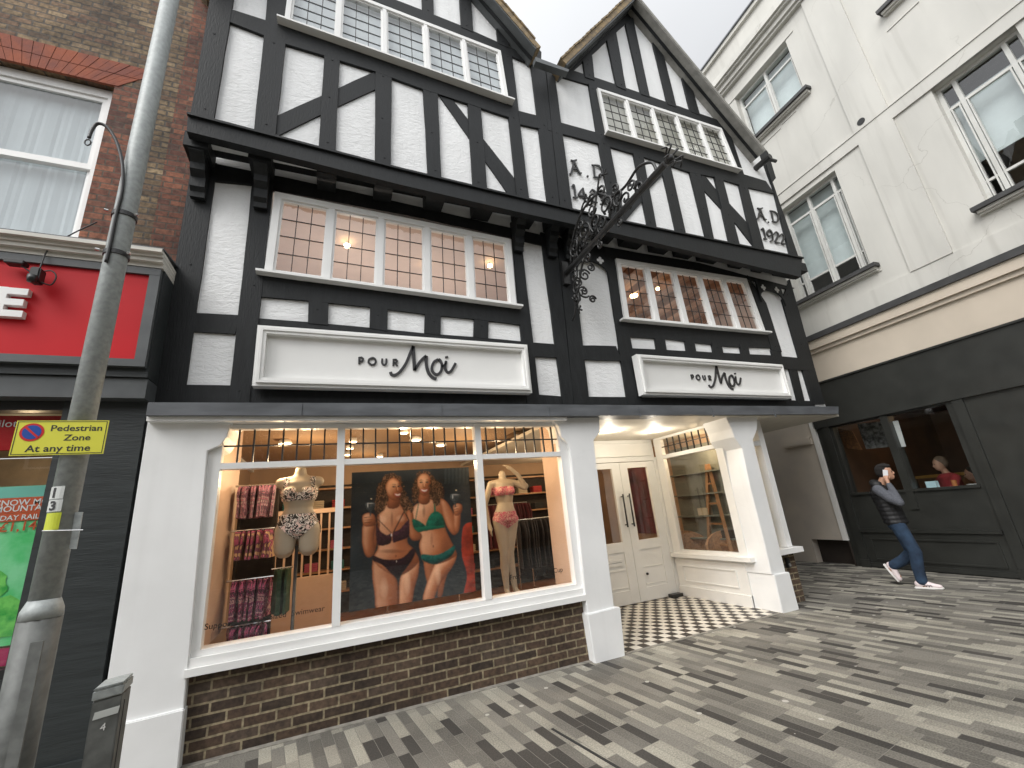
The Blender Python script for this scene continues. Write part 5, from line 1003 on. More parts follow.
t = thing('dining_table', 'pale table inside the right half of the restaurant window', 'table', RP(1.15, .05, -.5))
mb = MB(); rb(mb, .62, 1.9, 1.30, 1.34, -.75, -.22); mb.build('table_top', PAPER, t); mb = MB(); rb(mb, 1.2, 1.28, .05, 1.30, -.52, -.44); mb.build('table_leg', IRON, t)
for i, (u, o, mt, nm, lab) in enumerate(((.74, -.3, mk('pale_blue_paper', (.45, .62, .66), .6, var=0), 'napkin_box', 'pale blue napkin box on the restaurant table'), (1.02, -.35, mk('amber_glass', (.4, .15, .05), .2, var=0), 'drinking_glass', 'small amber glass on the table before the red-jumper diner'), (1.30, -.3, PAPER, 'side_plate_dish', 'white dish at the right end of the restaurant table'))):
    c = RP(u, 1.342, o); mb = MB()
    if i == 0: mb.box(c.x-.05, c.x+.05, c.y-.07, c.y+.07, c.z, c.z+.12)
    elif i == 1: mb.lathe(c, [(.022, 0), (.03, .0), (.036, .11), (.033, .11), (.02, .01)], 12)
    else: mb.lathe(c, [(.03, 0), (.05, 0), (.10, .02), (.10, .03), (.02, .012)], 16)
    single(mb, nm, mt, lab, nm.replace('_', ' '), c)
# ------------------------------------------------------------------ people
SKIN = mk('skin', (.42, .23, .15), .5, var=.06, scale=12); HAIR = mk('black_hair', (.010, .008, .007), .95, var=.3, scale=60, bump=.4, bscale=90)
JEAN = mk('blue_denim', (.026, .054, .10), .9, scale=7, base2=(.010, .022, .045), bump=.25, bscale=260)
VEST = mk('black_quilted_nylon', (.009, .009, .010), .6, var=.2, scale=8); HOOD = mk('grey_marl_fleece', (.085, .09, .105), .9, var=.2, scale=60)
SHOE = mk('white_pink_mesh', (.72, .62, .62), .6, var=.05, scale=20); SOLE = mk('white_rubber', (.75, .73, .70), .5, var=0)
# walker: local x is his heading, y his left side, z up
t = thing('person', 'person walking in black quilted vest and blue jeans, holding a phone to the ear', 'person', (0, 0, 0))
HIP = V((-.12, 0, .92))
hand = V((-.045, -.115, 1.575))
def fingers(base, out, curl, side, L=.075, r=.0085):
    ch = []
    for k, (o, l) in enumerate(((-.028, .92), (-.010, 1.0), (.009, .95), (.027, .78))):
        b0 = base+side*o; m1 = b0+out*L*l*.55; ch.append([(b0, r), (m1, r*.95), (m1+(out*.35+curl*.65).normalized()*L*l*.5, r*.8)])
    return ch
up_ = V((.10, .35, .93)).normalized(); curl = V((.0, 1, .0)); side = V((1, -.1, -.1)).normalized()
body = [[(HIP+V((0, 0, 0)), (.105, .15, .11)), ((-.15, 0, 1.12), (.095, .135, .12)), ((-.17, 0, 1.34), (.115, .165, .12)), ((-.165, 0, 1.44), (.075, .15, .07))],
    [((-.15, 0, 1.48), .056), ((-.10, 0, 1.58), .052)],
    [((-.055, 0, 1.69), (.095, .076, .105)), ((-.03, 0, 1.63), (.075, .062, .085))], [((.018, 0, 1.60), .032), ((.012, 0, 1.585), .030)],
    [((.046, 0, 1.668), .011), ((.052, 0, 1.648), .013)], [((-.05, .078, 1.66), (.018, .008, .03)), ((-.05, .079, 1.655), (.016, .008, .026))], [((-.05, -.078, 1.66), (.018, .008, .03)), ((-.05, -.079, 1.655), (.016, .008, .026))],
    [((-.165, -.19, 1.42), .058), ((-.06, -.225, 1.28), .046), ((.03, -.215, 1.21), .040)], [((.03, -.215, 1.21), .040), ((-.01, -.165, 1.40), .034), ((-.035, -.135, 1.51), .026)], [((-.035, -.132, 1.52), .028), (hand, .030)],
    [((-.165, .19, 1.42), .058), ((-.22, .235, 1.17), .044), ((-.17, .235, .98), .032)], [((-.17, .235, .98), .030), ((-.16, .23, .89), .032)],
    [((-.10, -.085, .90), .088), ((.0, -.085, .50), .055), ((-.03, -.085, .30), .050), ((-.035, -.085, .09), .036)], [((-.04, -.085, .05), .036), ((.10, -.085, .035), .03)],
    [((-.13, .085, .90), .088), ((-.06, .09, .48), .055), ((-.20, .09, .36), .050), ((-.36, .09, .27), .036)], [((-.38, .09, .24), .034), ((-.31, .09, .12), .03)]]
body += fingers(hand+up_*.02+V((.0, .0, .0)), up_, curl, side, .062)+[[(hand+V((.02, .02, -.02)), .010), (hand+V((.04, .035, .015)), .0095), (hand+V((.035, .045, .045)), .008)]]
lh = V((-.16, .23, .88)); body += fingers(lh, V((.25, 0, -.97)).normalized(), V((.7, -.3, -.6)).normalized(), V((.95, .1, .25)).normalized(), .075)+[[(lh+V((.03, -.01, .01)), .010), (lh+V((.055, -.02, -.03)), .009), (lh+V((.055, -.02, -.055)), .008)]]
bo = blob('body', body, .0075, SKIN, t, 4)
blob('jeans', [[((-.12, 0, .96), (.125, .165, .07)), ((-.12, 0, .88), (.12, .165, .09))], [((-.10, -.085, .90), .105), ((.0, -.085, .50), .084), ((-.03, -.085, .28), .076), ((-.035, -.085, .11), .070)], [((-.13, .085, .90), .105), ((-.06, .09, .48), .084), ((-.20, .09, .36), .076), ((-.335, .09, .285), .068)]], .012, JEAN, t, 3)
vest = blob('vest', [[((-.12, 0, .92), (.155, .195, .055)), ((-.13, 0, 1.02), (.15, .185, .07)), ((-.15, 0, 1.18), (.155, .19, .08)), ((-.17, 0, 1.36), (.165, .20, .09)), ((-.18, 0, 1.45), (.10, .16, .06))], [((-.20, -.07, 1.50), (.075, .06, .055)), ((-.22, 0, 1.52), (.07, .09, .06)), ((-.20, .07, 1.50), (.075, .06, .055))]], .011, VEST, t, 3)
for v in vest.data.vertices:
    if v.co.z < 1.45:
        k = abs(math.sin((v.co.z-.9)*math.pi/.062)); d = V((v.co.x+.14, v.co.y, 0)); 
        if d.length > .05: v.co += d.normalized()*(k**.5*.009-.004)
blob('hood', [[((-.19, -.06, 1.515), (.07, .055, .04)), ((-.235, 0, 1.53), (.06, .08, .055)), ((-.19, .06, 1.515), (.07, .055, .04))]], .012, VEST, t, 4)
blob('sleeve', [[((-.17, -.20, 1.42), .078), ((-.06, -.23, 1.285), .068), ((.035, -.22, 1.215), .060)], [((.035, -.22, 1.215), .060), ((.0, -.175, 1.37), .052), ((-.028, -.142, 1.48), .040)]], .010, HOOD, t, 4)
blob('sleeve', [[((-.17, .20, 1.42), .078), ((-.22, .24, 1.18), .062), ((-.17, .238, .99), .044)]], .010, HOOD, t, 4)
blob('hair', [[((-.085, 0, 1.715), (.092, .086, .095)), ((-.10, 0, 1.67), (.075, .082, .08))], [((-.01, 0, 1.765), (.05, .065, .035)), ((-.06, 0, 1.775), (.08, .075, .04))]], .008, HAIR, t, 3)
for ax, ay, az, tx, tz, bx, bz in ((-.04, -.085, .075, .165, .045, 0, 0),):
    blob('shoe', [[((-.085, -.085, .06), (.045, .040, .05)), ((-.02, -.085, .065), (.05, .038, .05)), ((.06, -.085, .05), (.05, .042, .035)), ((.13, -.088, .04), (.045, .04, .028))]], .008, SHOE, t, 4)
    MB().prism([(-.135, -.125, .0), (.06, -.132, .0), (.17, -.115, .006), (.185, -.085, .010), (.17, -.055, .006), (.06, -.042, .0), (-.135, -.048, .0)], (0, 0, .026)).build('sole', SOLE, t, bevel=.006)
ax_ = V((.42, 0, -.907)); nx_ = V((.907, 0, .42)); o0 = V((-.41, .09, .27))
blob('shoe', [[(o0+nx_*.03, (.045, .040, .05)), (o0+ax_*.06+nx_*.035, (.045, .038, .05)), (o0+ax_*.14+nx_*.02, (.04, .042, .045)), (o0+ax_*.20+nx_*.012, (.035, .04, .035))]], .008, SHOE, t, 4)
MB().prism([o0+ax_*a+V((0, b, 0))-nx_*.035 for a, b in ((-.045, -.038), (.12, -.045), (.235, -.02), (.24, .02), (.12, .045), (-.045, .038))], nx_*.024).build('sole', SOLE, t, bevel=.006)
mb = MB()
for y in (-.024, .024): mb.ball((.034, y, 1.672), .010, n=8)
mb.build('eyes', HAIR, t, True)
mb = MB(); mb.bar((.012, -.03, 1.69), (.044, -.0, 1.692), .006, .006); mb.bar((.012, .03, 1.69), (.044, .0, 1.692), .006, .006); mb.build('eyebrows', HAIR, t)
for y0, z0 in ((-.03, .03), (.0, .035), (.03, .03)): MB().ribbon(cr([(.0+y0, -.1275, z0), (.02+y0, -.1285, .06), (.035+y0, -.1275, .035)], 4), .006, (0, -1, 0), .003).build('shoe_stripe', LETT, t)
ang = math.atan2(-.954, .30); t.location = (8.10, 4.03, 0); t.rotation_euler = (0, 0, ang)
ph = thing('mobile_phone', 'pale mobile phone held to the ear by the walking person', 'phone', (0, 0, 0))
MB().prism([(-.075, -.092, 1.605), (-.015, -.092, 1.59), (.006, -.092, 1.70), (-.054, -.092, 1.715)], (0, -.010, 0)).build('case', mk('pale_phone', (.65, .65, .66), .3, var=0), ph, bevel=.003)
MB().prism([(-.070, -.0915, 1.61), (-.018, -.0915, 1.597), (.002, -.0915, 1.697), (-.051, -.0915, 1.709)], (0, .001, 0)).build('screen', IRON, ph)
ph.location = t.location; ph.rotation_euler = t.rotation_euler
def diner(loc, ang, lab, mt, hairm):
    t = thing('person', lab, 'person', (0, 0, 0))
    ch = [[((0, 0, .50), (.15, .17, .12)), ((-.02, 0, .75), (.12, .155, .13)), ((.0, 0, .98), (.12, .18, .10))], [((.0, 0, 1.05), .055), ((.03, 0, 1.13), .052)], [((.055, 0, 1.25), (.095, .078, .11)), ((.075, 0, 1.19), (.072, .062, .08))], [((.15, 0, 1.215), .012), ((.158, 0, 1.20), .014)],
          [((.0, -.19, .97), .056), ((.12, -.24, .76), .045), ((.33, -.12, .80), .034)], [((.0, .19, .97), .056), ((.12, .24, .76), .045), ((.33, .10, .80), .034)], [((.05, .09, .48), .09), ((.45, .10, .50), .065), ((.42, .10, .08), .045)], [((.05, -.09, .48), .09), ((.45, -.10, .50), .065), ((.42, -.10, .08), .045)]]
    for s in (-1, 1): h_ = V((.36, s*.10, .81)); ch += [[(h_, .030), (h_+V((.03, 0, .005)), .028)]]+fingers(h_+V((.03, 0, 0)), V((1, 0, -.1)).normalized(), V((.3, 0, -1)).normalized(), V((0, 1, 0)), .06)+[[(h_+V((0, -s*.03, .0)), .010), (h_+V((.04, -s*.045, -.005)), .009)]]
    blob('body', ch, .010, SKIN, t, 3)
    blob('jumper', [[((0, 0, .55), (.17, .19, .12)), ((-.02, 0, .75), (.15, .18, .13)), ((.0, 0, .98), (.145, .205, .10))], [((.0, -.20, .97), .078), ((.12, -.25, .76), .064), ((.29, -.14, .80), .046)], [((.0, .20, .97), .078), ((.12, .25, .76), .064), ((.29, .12, .80), .046)]], .014, mt, t, 3)
    blob('trousers', [[((0, 0, .47), (.16, .18, .10)), ((.1, 0, .47), (.12, .18, .09))], [((.05, .09, .48), .10), ((.46, .10, .50), .075), ((.42, .10, .12), .06)], [((.05, -.09, .48), .10), ((.46, -.10, .50), .075), ((.42, -.10, .12), .06)]], .016, DARK, t, 3)
    blob('hair', [[((.03, 0, 1.285), (.10, .086, .10)), ((.01, 0, 1.25), (.085, .084, .09))]], .010, hairm, t, 3)
    m_ = MB(); m_.ball((.138, -.025, 1.235), .010, n=8); m_.ball((.138, .025, 1.235), .010, n=8); m_.build('eyes', HAIR, t, True)
    t.location = loc; t.rotation_euler = (0, 0, ang); return t
RJ = mk('red_wool', (.20, .010, .014), .9, var=.15)
zh = 1.25; 
c = onR(943, 463, -.95); diner((c.x, c.y, c.z-zh), math.atan2(-RU.y, -RU.x)+.9, 'grey-haired person in a red jumper sitting at the restaurant table', RJ, mk('grey_hair', (.13, .09, .06), .8, var=.2, scale=40))
c = onR(975, 470, -1.3); diner((c.x, c.y, c.z-zh-.05), math.atan2(-RU.y, -RU.x)+.5, 'dark-haired person in dark red half hidden at the right edge of the restaurant window', mk('maroon_wool', (.10, .008, .010), .9), HAIR)
for nm, px, o in (('dark-backed bench seat behind the grey-haired diner', 943, -1.35), ('dark-backed bench seat behind the half hidden diner', 975, -1.75)):
    c = onR(px, 470, o); mb = MB(); t = thing('bench_seat', nm, 'bench', (c.x, c.y, .05)); z = 1.6-zh
    MB().box(c.x-.35, c.x+.25, c.y-.3, c.y+.3, .05, c.z-zh+.36).build('seat', DARK, t, bevel=.02); MB().box(c.x+.25, c.x+.35, c.y-.3, c.y+.3, .05, c.z-zh+.9).build('backrest', DARK, t, bevel=.02)
# ------------------------------------------------------------------ things in the shop
PRB = print_mat('black_white_leaf_print', [(.015, .012, .012), (.85, .80, .76), (.02, .015, .015), (.80, .62, .58)], 27); PRP = print_mat('pink_floral_lace', [(.45, .05, .12), (.55, .35, .30), (.30, .04, .08)], 45)
PRK = print_mat('pink_purple_print', [(.09, .02, .06), (.55, .12, .28), (.16, .06, .16), (.68, .42, .48)], 24); PRM = print_mat('muted_purple_print', [(.10, .05, .08), (.42, .16, .24), (.20, .13, .17), (.48, .36, .38)], 26)
# torso mannequin: local x right, -y to the street
c = onY(297, 541, 5.02)
t = thing('torso_mannequin', 'headless beige torso mannequin in black and white print bikini left of the first window bar', 'mannequin', (0, 0, 0))
tor = [[((0, 0, .50), (.05, .05, .06)), ((0, 0, .44), (.06, .055, .04))], [((-.15, 0, .40), .05), ((0, 0, .42), (.10, .07, .05)), ((.15, 0, .40), .05)], [((0, 0, .38), (.155, .10, .06)), ((0, -.005, .30), (.15, .105, .08)), ((0, 0, .17), (.115, .085, .07)), ((0, .0, .05), (.155, .11, .09)), ((0, .0, -.01), (.165, .115, .07))],
       [((-.07, -.09, .295), (.06, .055, .058)), ((-.07, -.08, .30), .055)], [((.07, -.09, .295), (.06, .055, .058)), ((.07, -.08, .30), .055)], [((-.09, .005, -.02), .095), ((-.095, .0, -.17), .084)], [((.09, .005, -.02), .095), ((.095, .0, -.17), .084)]]
bo = blob('body', tor, .011, MANQ, t, 5)
garment('bikini_top', bo, lambda p: (.235 < p.z < .34 and p.y < .06 and not (abs(p.x) < .03 and p.z > .30)) or (.235 < p.z < .265) or (.33 < p.z < .44 and abs(abs(p.x)-.105) < .018), PRB, t, .007)
garment('bikini_brief', bo, lambda p: -.10 < p.z < .12 and (p.z > -.03+.9*abs(abs(p.x))-.08 if p.y < 0 else p.z > -.06), PRB, t, .006)
MB().lathe((0, 0, -1.35), [(.16, -.02), (.16, .0), (.02, .015), (.014, .02), (.014, 1.2), (0, 1.2)], 20).build('stand', IRON, t, True)
t.location = (c.x, 5.02, c.z+.13); t.scale = (1.16, 1.1, 1.12)
c = onY(505.5, 519, 5.45)
t = thing('mannequin', 'headless beige standing mannequin with one arm raised right of the second window bar', 'mannequin', (0, 0, 0))
full = [[((0, 0, .62), (.04, .04, .05)), ((0, 0, .54), (.045, .045, .04))], [((-.14, 0, .50), .045), ((0, 0, .52), (.09, .06, .045)), ((.14, 0, .50), .045)], [((0, 0, .48), (.135, .085, .06)), ((0, -.005, .38), (.125, .09, .08)), ((0.01, 0, .25), (.095, .075, .07)), ((0, .0, .11), (.135, .10, .09)), ((0, .0, .05), (.145, .105, .07))],
        [((-.06, -.08, .39), .05), ((-.06, -.075, .40), .05)], [((.06, -.08, .39), .05), ((.06, -.075, .40), .05)], [((-.075, .0, .03), .085), ((-.05, -.01, -.36), .052), ((-.05, .02, -.50), .050), ((-.04, .03, -.78), .032)], [((.075, .005, .03), .085), ((.03, .03, -.36), .052), ((.04, .05, -.50), .050), ((.07, .06, -.78), .032)],
        [((.15, 0, .50), .042), ((.27, -.02, .42), .036), ((.28, -.03, .45), .035)], [((.28, -.03, .44), .035), ((.18, -.05, .60), .027), ((.09, -.07, .68), .024)], [((.09, -.07, .68), .025), ((.06, -.07, .695), .026)],
        [((-.15, 0, .50), .042), ((-.23, .04, .24), .034), ((-.20, .02, .02), .024)], [((-.20, .02, .02), .024), ((-.19, .0, -.06), .026)], [((-.04, .02, -.80), .03), ((-.05, -.08, -.83), .024)], [((.07, .05, -.80), .03), ((.08, -.05, -.83), .024)]]
full += fingers(V((.055, -.07, .70)), V((-.75, 0, .6)).normalized(), V((-.8, -.1, -.3)).normalized(), V((0, 1, .2)).normalized(), .07, .009)+fingers(V((-.19, 0, -.07)), V((.05, -.1, -1)), V((.3, -.2, -1)).normalized(), V((.1, 1, 0)).normalized(), .07, .009)
bo = blob('body', full, .009, MANQ, t, 4)
garment('lace_bra', bo, lambda p: abs(p.x) < .16 and ((.345 < p.z < .45 and p.y < .05) or .345 < p.z < .365), PRP, t, .006); garment('lace_brief', bo, lambda p: abs(p.x) < .17 and -.03+.75*abs(p.x)-.04 < p.z < .14 and p.z > -.06, PRP, t, .006)
MB().box(-.22, .22, -.18, .2, -.90, -.852).build('base_plate', CHROME, t); t.location = (c.x, 5.45, c.z-.05); t.scale = (1.14, 1.1, 1.02)
mb = MB(); mb.box(c.x-.55, c.x+.32, 5.2, 5.9, FLO+.001, c.z-.955); single(mb, 'display_plinth', WOOD, 'low timber plinth under the standing mannequin in the shop window', 'plinth', (c.x, 5.5, FLO))
# large photo poster between the window bars
YQ = 4.86
def z5(x, y): return onY(350+x/4.654, 455+y/4.654, YQ)
t = thing('fashion_poster', 'large dark photo poster of two smiling women in lingerie between the window bars', 'poster', z5(290, 740))
tl, tr_, br_, bl = z5(12, 78), z5(548, 60), z5(590, 640), z5(-8, 725)
px0, px1, pz0, pz1 = (tl.x+bl.x)/2, (tr_.x+br_.x)/2, (br_.z+bl.z)/2, (tl.z+tr_.z)/2
MB().box(px0, px1, YQ+.0015, YQ+.012, pz0, pz1).build('board', mk('poster_board', (.02, .02, .02), .5, var=0), t)
# the printed photograph itself: a fine mesh whose dots of ink are held as colours
import numpy as np
GX, GZ = 250, 290
gx_, gz_ = np.meshgrid(np.linspace(px0, px1, GX), np.linspace(pz1, pz0, GZ)); pts3 = np.stack([gx_, np.full_like(gx_, YQ), gz_], -1)-np.array(CAM)
qr, qu, qf = pts3@np.array(RT), pts3@np.array(UP), pts3@np.array(_f)
CX, CY = (512+FPX*qr/qf-350)*4.654, (384-FPX*qu/qf-455)*4.654
nr = np.random.RandomState(5)
def vnoise(x, y, s, seed):
    r = np.random.RandomState(seed).rand(64, 64); x = x/s+9; y = y/s+9; xi, yi = np.floor(x).astype(int), np.floor(y).astype(int); fx, fy = x-xi, y-yi; fx = fx*fx*(3-2*fx); fy = fy*fy*(3-2*fy)
    g = lambda a, b: r[a % 64, b % 64]
    return (g(xi, yi)*(1-fx)+g(xi+1, yi)*fx)*(1-fy)+(g(xi, yi+1)*(1-fx)+g(xi+1, yi+1)*fx)*fy
def fb(s, seed): return .55*vnoise(CX, CY, s, seed)+.3*vnoise(CX, CY, s*.47, seed+1)+.15*vnoise(CX, CY, s*.22, seed+2)
def blur(a, r, n=2):
    for _ in range(n):
        for ax in (0, 1):
            c = np.cumsum(np.pad(a, [(r+1, r) if k == ax else (0, 0) for k in (0, 1)], mode='edge'), ax)
            L_ = a.shape[ax]; a = (np.take(c, range(2*r+1, 2*r+1+L_), ax)-np.take(c, range(0, L_), ax))/(2*r+1)
    return a
def mask(poly, sm=6, warp=0, ws=20, seed=3):
    P_ = cr([(a, b, 0) for a, b in poly], sm, True) if sm > 1 else [V((a, b, 0)) for a, b in poly]
    X, Yc = CX, CY
    if warp: X = CX+warp*(fb(ws, seed)-.5)*2; Yc = CY+warp*(fb(ws, seed+7)-.5)*2
    ins = np.zeros(CX.shape, bool); n_ = len(P_)
    for k in range(n_):
        x1, y1, x2, y2 = P_[k].x, P_[k].y, P_[(k+1) % n_].x, P_[(k+1) % n_].y
        if y1 == y2: continue
        ins ^= ((y1 > Yc) != (y2 > Yc)) & (X < (x2-x1)*(Yc-y1)/(y2-y1)+x1)
    return ins.astype(float)
n0 = fb(140, 20)
img = np.stack([.010+.030*n0, .014+.036*n0, .017+.038*n0], -1)
def lay(m, col): 
    global img
    m = np.clip(blur(m, 1, 1), 0, 1)[..., None]; img = img*(1-m)+col*m
def solid(poly, c, sm=6, tex=0, ts=6, seed=40, rnd=5, **k):
    m = mask(poly, sm, **k); h = blur(m, rnd); gy, gx = np.gradient(h); sh = np.clip(1+rnd*1.4*(gx*.55+gy*.75), .35, 1.5)
    if tex: sh = sh*(1-tex+2*tex*fb(ts, seed))
    lay(m, np.array(c)*sh[..., None])
def skin(poly, tone=1., rnd=14, sm=6):
    m = mask(poly, sm); h = blur(m, rnd, 3); gy, gx = np.gradient(h); e = blur(m, 4, 2)
    l = np.clip(.60+rnd*2.0*(gx*.42+gy*.48), 0, 1.15)*(.35+.65*np.clip((e-.35)/.6, 0, 1)); l = l*(.88+.24*fb(60, 61)); l = np.clip(l*tone, 0, 1.2)
    dark, mid, hi = np.array((.085, .022, .010)), np.array((.40, .145, .062)), np.array((.80, .46, .28))
    k = l[..., None]; col = np.where(k < .5, dark+(mid-dark)*(k/.5), mid+(hi-mid)*np.clip((k-.5)/.55, 0, 1)); lay(m, col)
def hair(poly, warp=16, base=(.055, .026, .013), hi=(.30, .165, .085), ws=16, seed=3):
    m = mask(poly, 6, warp, ws, seed); st = .5+.5*np.sin((CX*.25+24*fb(26, seed+30))+9*fb(11, seed+33)); st = st**3*fb(18, seed+5)*1.6
    lay(m, np.array(base)+(np.array(hi)-np.array(base))*np.clip(st, 0, 1)[..., None])
def dark_soft(cx, cy, rx, ry, a, c=(.08, .02, .01)):
    d = np.clip(1-((CX-cx)/rx)**2-((CY-cy)/ry)**2, 0, 1)*a; global img; img = img*(1-d[..., None])+np.array(c)*d[..., None]
def light_soft(cx, cy, rx, ry, a, c=(.95, .66, .46)): dark_soft(cx, cy, rx, ry, a, c)
# backdrop panels, red velvet seat, table
for k in range(7): solid([(440+k*17, 60), (451+k*17, 60), (451+k*17, 130), (440+k*17, 135)], (.05, .065, .07), 1)
solid([(530, 330), (560, 315), (578, 330), (588, 480), (592, 640), (530, 660), (545, 560), (522, 470), (520, 390)], (.26, .03, .012), tex=.6, ts=30)
# right woman
hair([(335, 74), (375, 84), (405, 115), (432, 150), (440, 185), (425, 215), (395, 215), (375, 200), (305, 210), (288, 180), (298, 120), (312, 88)], 12, seed=8)
skin([(412, 600), (432, 560), (455, 540), (440, 600), (428, 655), (408, 660)], .5)
skin([(345, 470), (400, 480), (410, 540), (385, 620), (362, 600), (348, 545)], .62, 9)
skin([(400, 500), (440, 478), (488, 452), (494, 482), (468, 535), (425, 590), (398, 650), (390, 672), (340, 676), (352, 615), (372, 560)], 1.05, 14)
skin([(326, 180), (366, 178), (372, 205), (432, 205), (452, 240), (440, 300), (446, 345), (468, 395), (490, 440), (492, 470), (420, 505), (348, 500), (332, 470), (322, 420), (328, 380), (300, 330), (284, 270), (300, 235), (330, 214)], 1.0, 18)
skin([(418, 205), (448, 215), (474, 255), (496, 305), (507, 345), (495, 368), (476, 370), (452, 335), (434, 285)], .95, 9); skin([(484, 270), (512, 268), (512, 330), (500, 362), (484, 350)], 1.0, 7)
skin([(480, 240), (494, 226), (515, 228), (524, 245), (516, 272), (490, 282)], 1.1, 6)
for k in range(3): solid([(484, 240+k*12), (505, 236+k*12), (506, 238+k*12), (484, 243+k*12)], (.15, .05, .02), 1)
skin([(328, 172), (362, 172), (372, 215), (345, 232), (318, 215)], .62, 9)
skin([(342, 86), (368, 96), (378, 132), (370, 168), (350, 190), (334, 186), (318, 160), (312, 128), (320, 100)], 1.22, 12)
dark_soft(344, 262, 9, 34, .45); dark_soft(388, 425, 5, 8, .7); dark_soft(380, 395, 8, 40, .28); dark_soft(448, 420, 30, 55, .35); light_soft(410, 560, 16, 50, .35); light_soft(345, 120, 18, 16, .5); light_soft(325, 245, 22, 18, .3)
# left woman
hair([(168, 92), (205, 86), (238, 108), (248, 150), (268, 195), (288, 235), (278, 262), (245, 252), (205, 245), (160, 272), (122, 262), (112, 222), (128, 170), (142, 120)], 22, seed=14)
skin([(110, 480), (160, 500), (205, 560), (222, 600), (222, 705), (128, 722), (114, 640), (104, 560)], .95, 16); skin([(232, 580), (262, 530), (314, 478), (320, 545), (300, 620), (282, 700), (228, 705)], 1.08, 15)
skin([(178, 210), (225, 210), (240, 240), (276, 248), (294, 280), (278, 340), (268, 405), (298, 440), (318, 500), (240, 560), (180, 550), (108, 490), (130, 430), (120, 360), (124, 290), (150, 258)], 1.0, 20)
skin([(262, 262), (284, 256), (298, 300), (306, 345), (332, 368), (330, 392), (292, 398), (272, 362)], .85, 8)
skin([(126, 280), (140, 300), (132, 380), (116, 445), (100, 440), (112, 360)], .7, 7); skin([(64, 320), (112, 318), (110, 390), (116, 450), (96, 476), (74, 470), (60, 430), (56, 380)], 1.0, 11)
skin([(58, 286), (78, 270), (108, 274), (120, 300), (112, 328), (66, 330)], 1.12, 7)
for k in range(3): solid([(66, 290+k*12), (104, 286+k*12), (104, 289+k*12), (66, 293+k*12)], (.16, .055, .025), 1)
skin([(182, 190), (226, 195), (228, 240), (190, 250), (172, 235)], .6, 9)
skin([(202, 106), (226, 118), (236, 140), (246, 160), (238, 172), (236, 196), (218, 212), (192, 206), (170, 180), (166, 145), (178, 118)], 1.18, 12)
dark_soft(195, 300, 8, 40, .45); dark_soft(214, 470, 6, 8, .5); dark_soft(196, 448, 66, 12, .45); light_soft(160, 620, 22, 60, .3); light_soft(268, 600, 18, 60, .35); light_soft(212, 135, 18, 16, .4); light_soft(150, 300, 26, 22, .3); light_soft(235, 295, 24, 20, .3); dark_soft(225, 650, 7, 70, .75)
# lingerie
solid([(290, 300), (316, 304), (350, 328), (356, 345), (340, 352), (318, 358), (296, 338)], (.005, .095, .060), tex=.6, ts=10, rnd=7); solid([(352, 325), (372, 280), (398, 262), (425, 275), (440, 308), (438, 330), (400, 342), (356, 346)], (.006, .11, .068), tex=.6, ts=10, rnd=9)
solid([(300, 338), (440, 326), (440, 338), (318, 360)], (.008, .12, .07), 1); solid([(390, 268), (399, 264), (396, 205), (391, 205)], (.01, .16, .09), 1); solid([(303, 300), (307, 300), (322, 222), (318, 222)], (.01, .14, .08), 1)
solid([(336, 462), (400, 466), (455, 442), (484, 420), (489, 442), (468, 474), (420, 500), (392, 510), (358, 500), (336, 488)], (.010, .085, .07), tex=.6, ts=9, rnd=8)
solid([(120, 322), (140, 352), (170, 372), (192, 366), (190, 408), (150, 422), (126, 410)], (.045, .016, .022), tex=.8, ts=7, rnd=8); solid([(200, 362), (232, 345), (272, 302), (278, 340), (270, 382), (222, 402), (200, 405)], (.050, .018, .026), tex=.8, ts=7, rnd=8)
for a, b, w_ in (((124, 296), (190, 362), 5), ((250, 262), (200, 360), 5), ((116, 262), (124, 330), 6), ((243, 246), (272, 306), 6), ((190, 360), (200, 360), 8)): solid([a, (a[0]+w_, a[1]), (b[0]+w_, b[1]), b], (.015, .008, .01), 1)
solid([(110, 468), (160, 486), (240, 480), (290, 436), (304, 455), (282, 500), (238, 558), (220, 572), (196, 556), (150, 512), (108, 492)], (.022, .008, .012), tex=.8, ts=7, rnd=9)
light_soft(193, 372, 4, 9, .9, (.8, .75, .7)); light_soft(216, 495, 3, 7, .7, (.7, .6, .5))
# faces
for cx, cy, tilt in ((331, 128, 0), (360, 127, 0), (205, 148, .1), (229, 146, .1)):
    dark_soft(cx, cy-1, 11, 6, .45); solid([(cx-8, cy), (cx, cy-3.5), (cx+8, cy), (cx, cy+3)], (.02, .01, .008), 3); light_soft(cx+3, cy, 2, 2, .6, (.8, .75, .7)); solid([(cx-10, cy-9), (cx, cy-13), (cx+10, cy-9), (cx, cy-10)], (.06, .025, .012), 3)
for cx, cy in ((346, 147), (222, 165)): dark_soft(cx, cy+3, 8, 4, .55); light_soft(cx, cy-8, 3, 12, .45); dark_soft(cx-7, cy-6, 3, 14, .25)
for cx, cy, w_ in ((346, 164, 18), (222, 184, 16)):
    solid([(cx-w_, cy-6), (cx, cy-3), (cx+w_, cy-6), (cx+w_*.6, cy+7), (cx, cy+11), (cx-w_*.6, cy+7)], (.42, .06, .05), 5); solid([(cx-w_*.8, cy-3.5), (cx, cy-1), (cx+w_*.8, cy-3.5), (cx+w_*.5, cy+4), (cx, cy+6), (cx-w_*.5, cy+4)], (.85, .80, .75), 5)
    dark_soft(cx, cy+16, 10, 4, .35); dark_soft(cx-w_-5, cy-2, 4, 12, .3); dark_soft(cx+w_+4, cy-2, 4, 12, .3)
hair([(368, 120), (392, 150), (412, 190), (420, 225), (398, 240), (384, 215), (374, 175)], 12, seed=22); hair([(306, 110), (318, 150), (316, 200), (304, 225), (288, 200), (296, 150)], 10, seed=24)
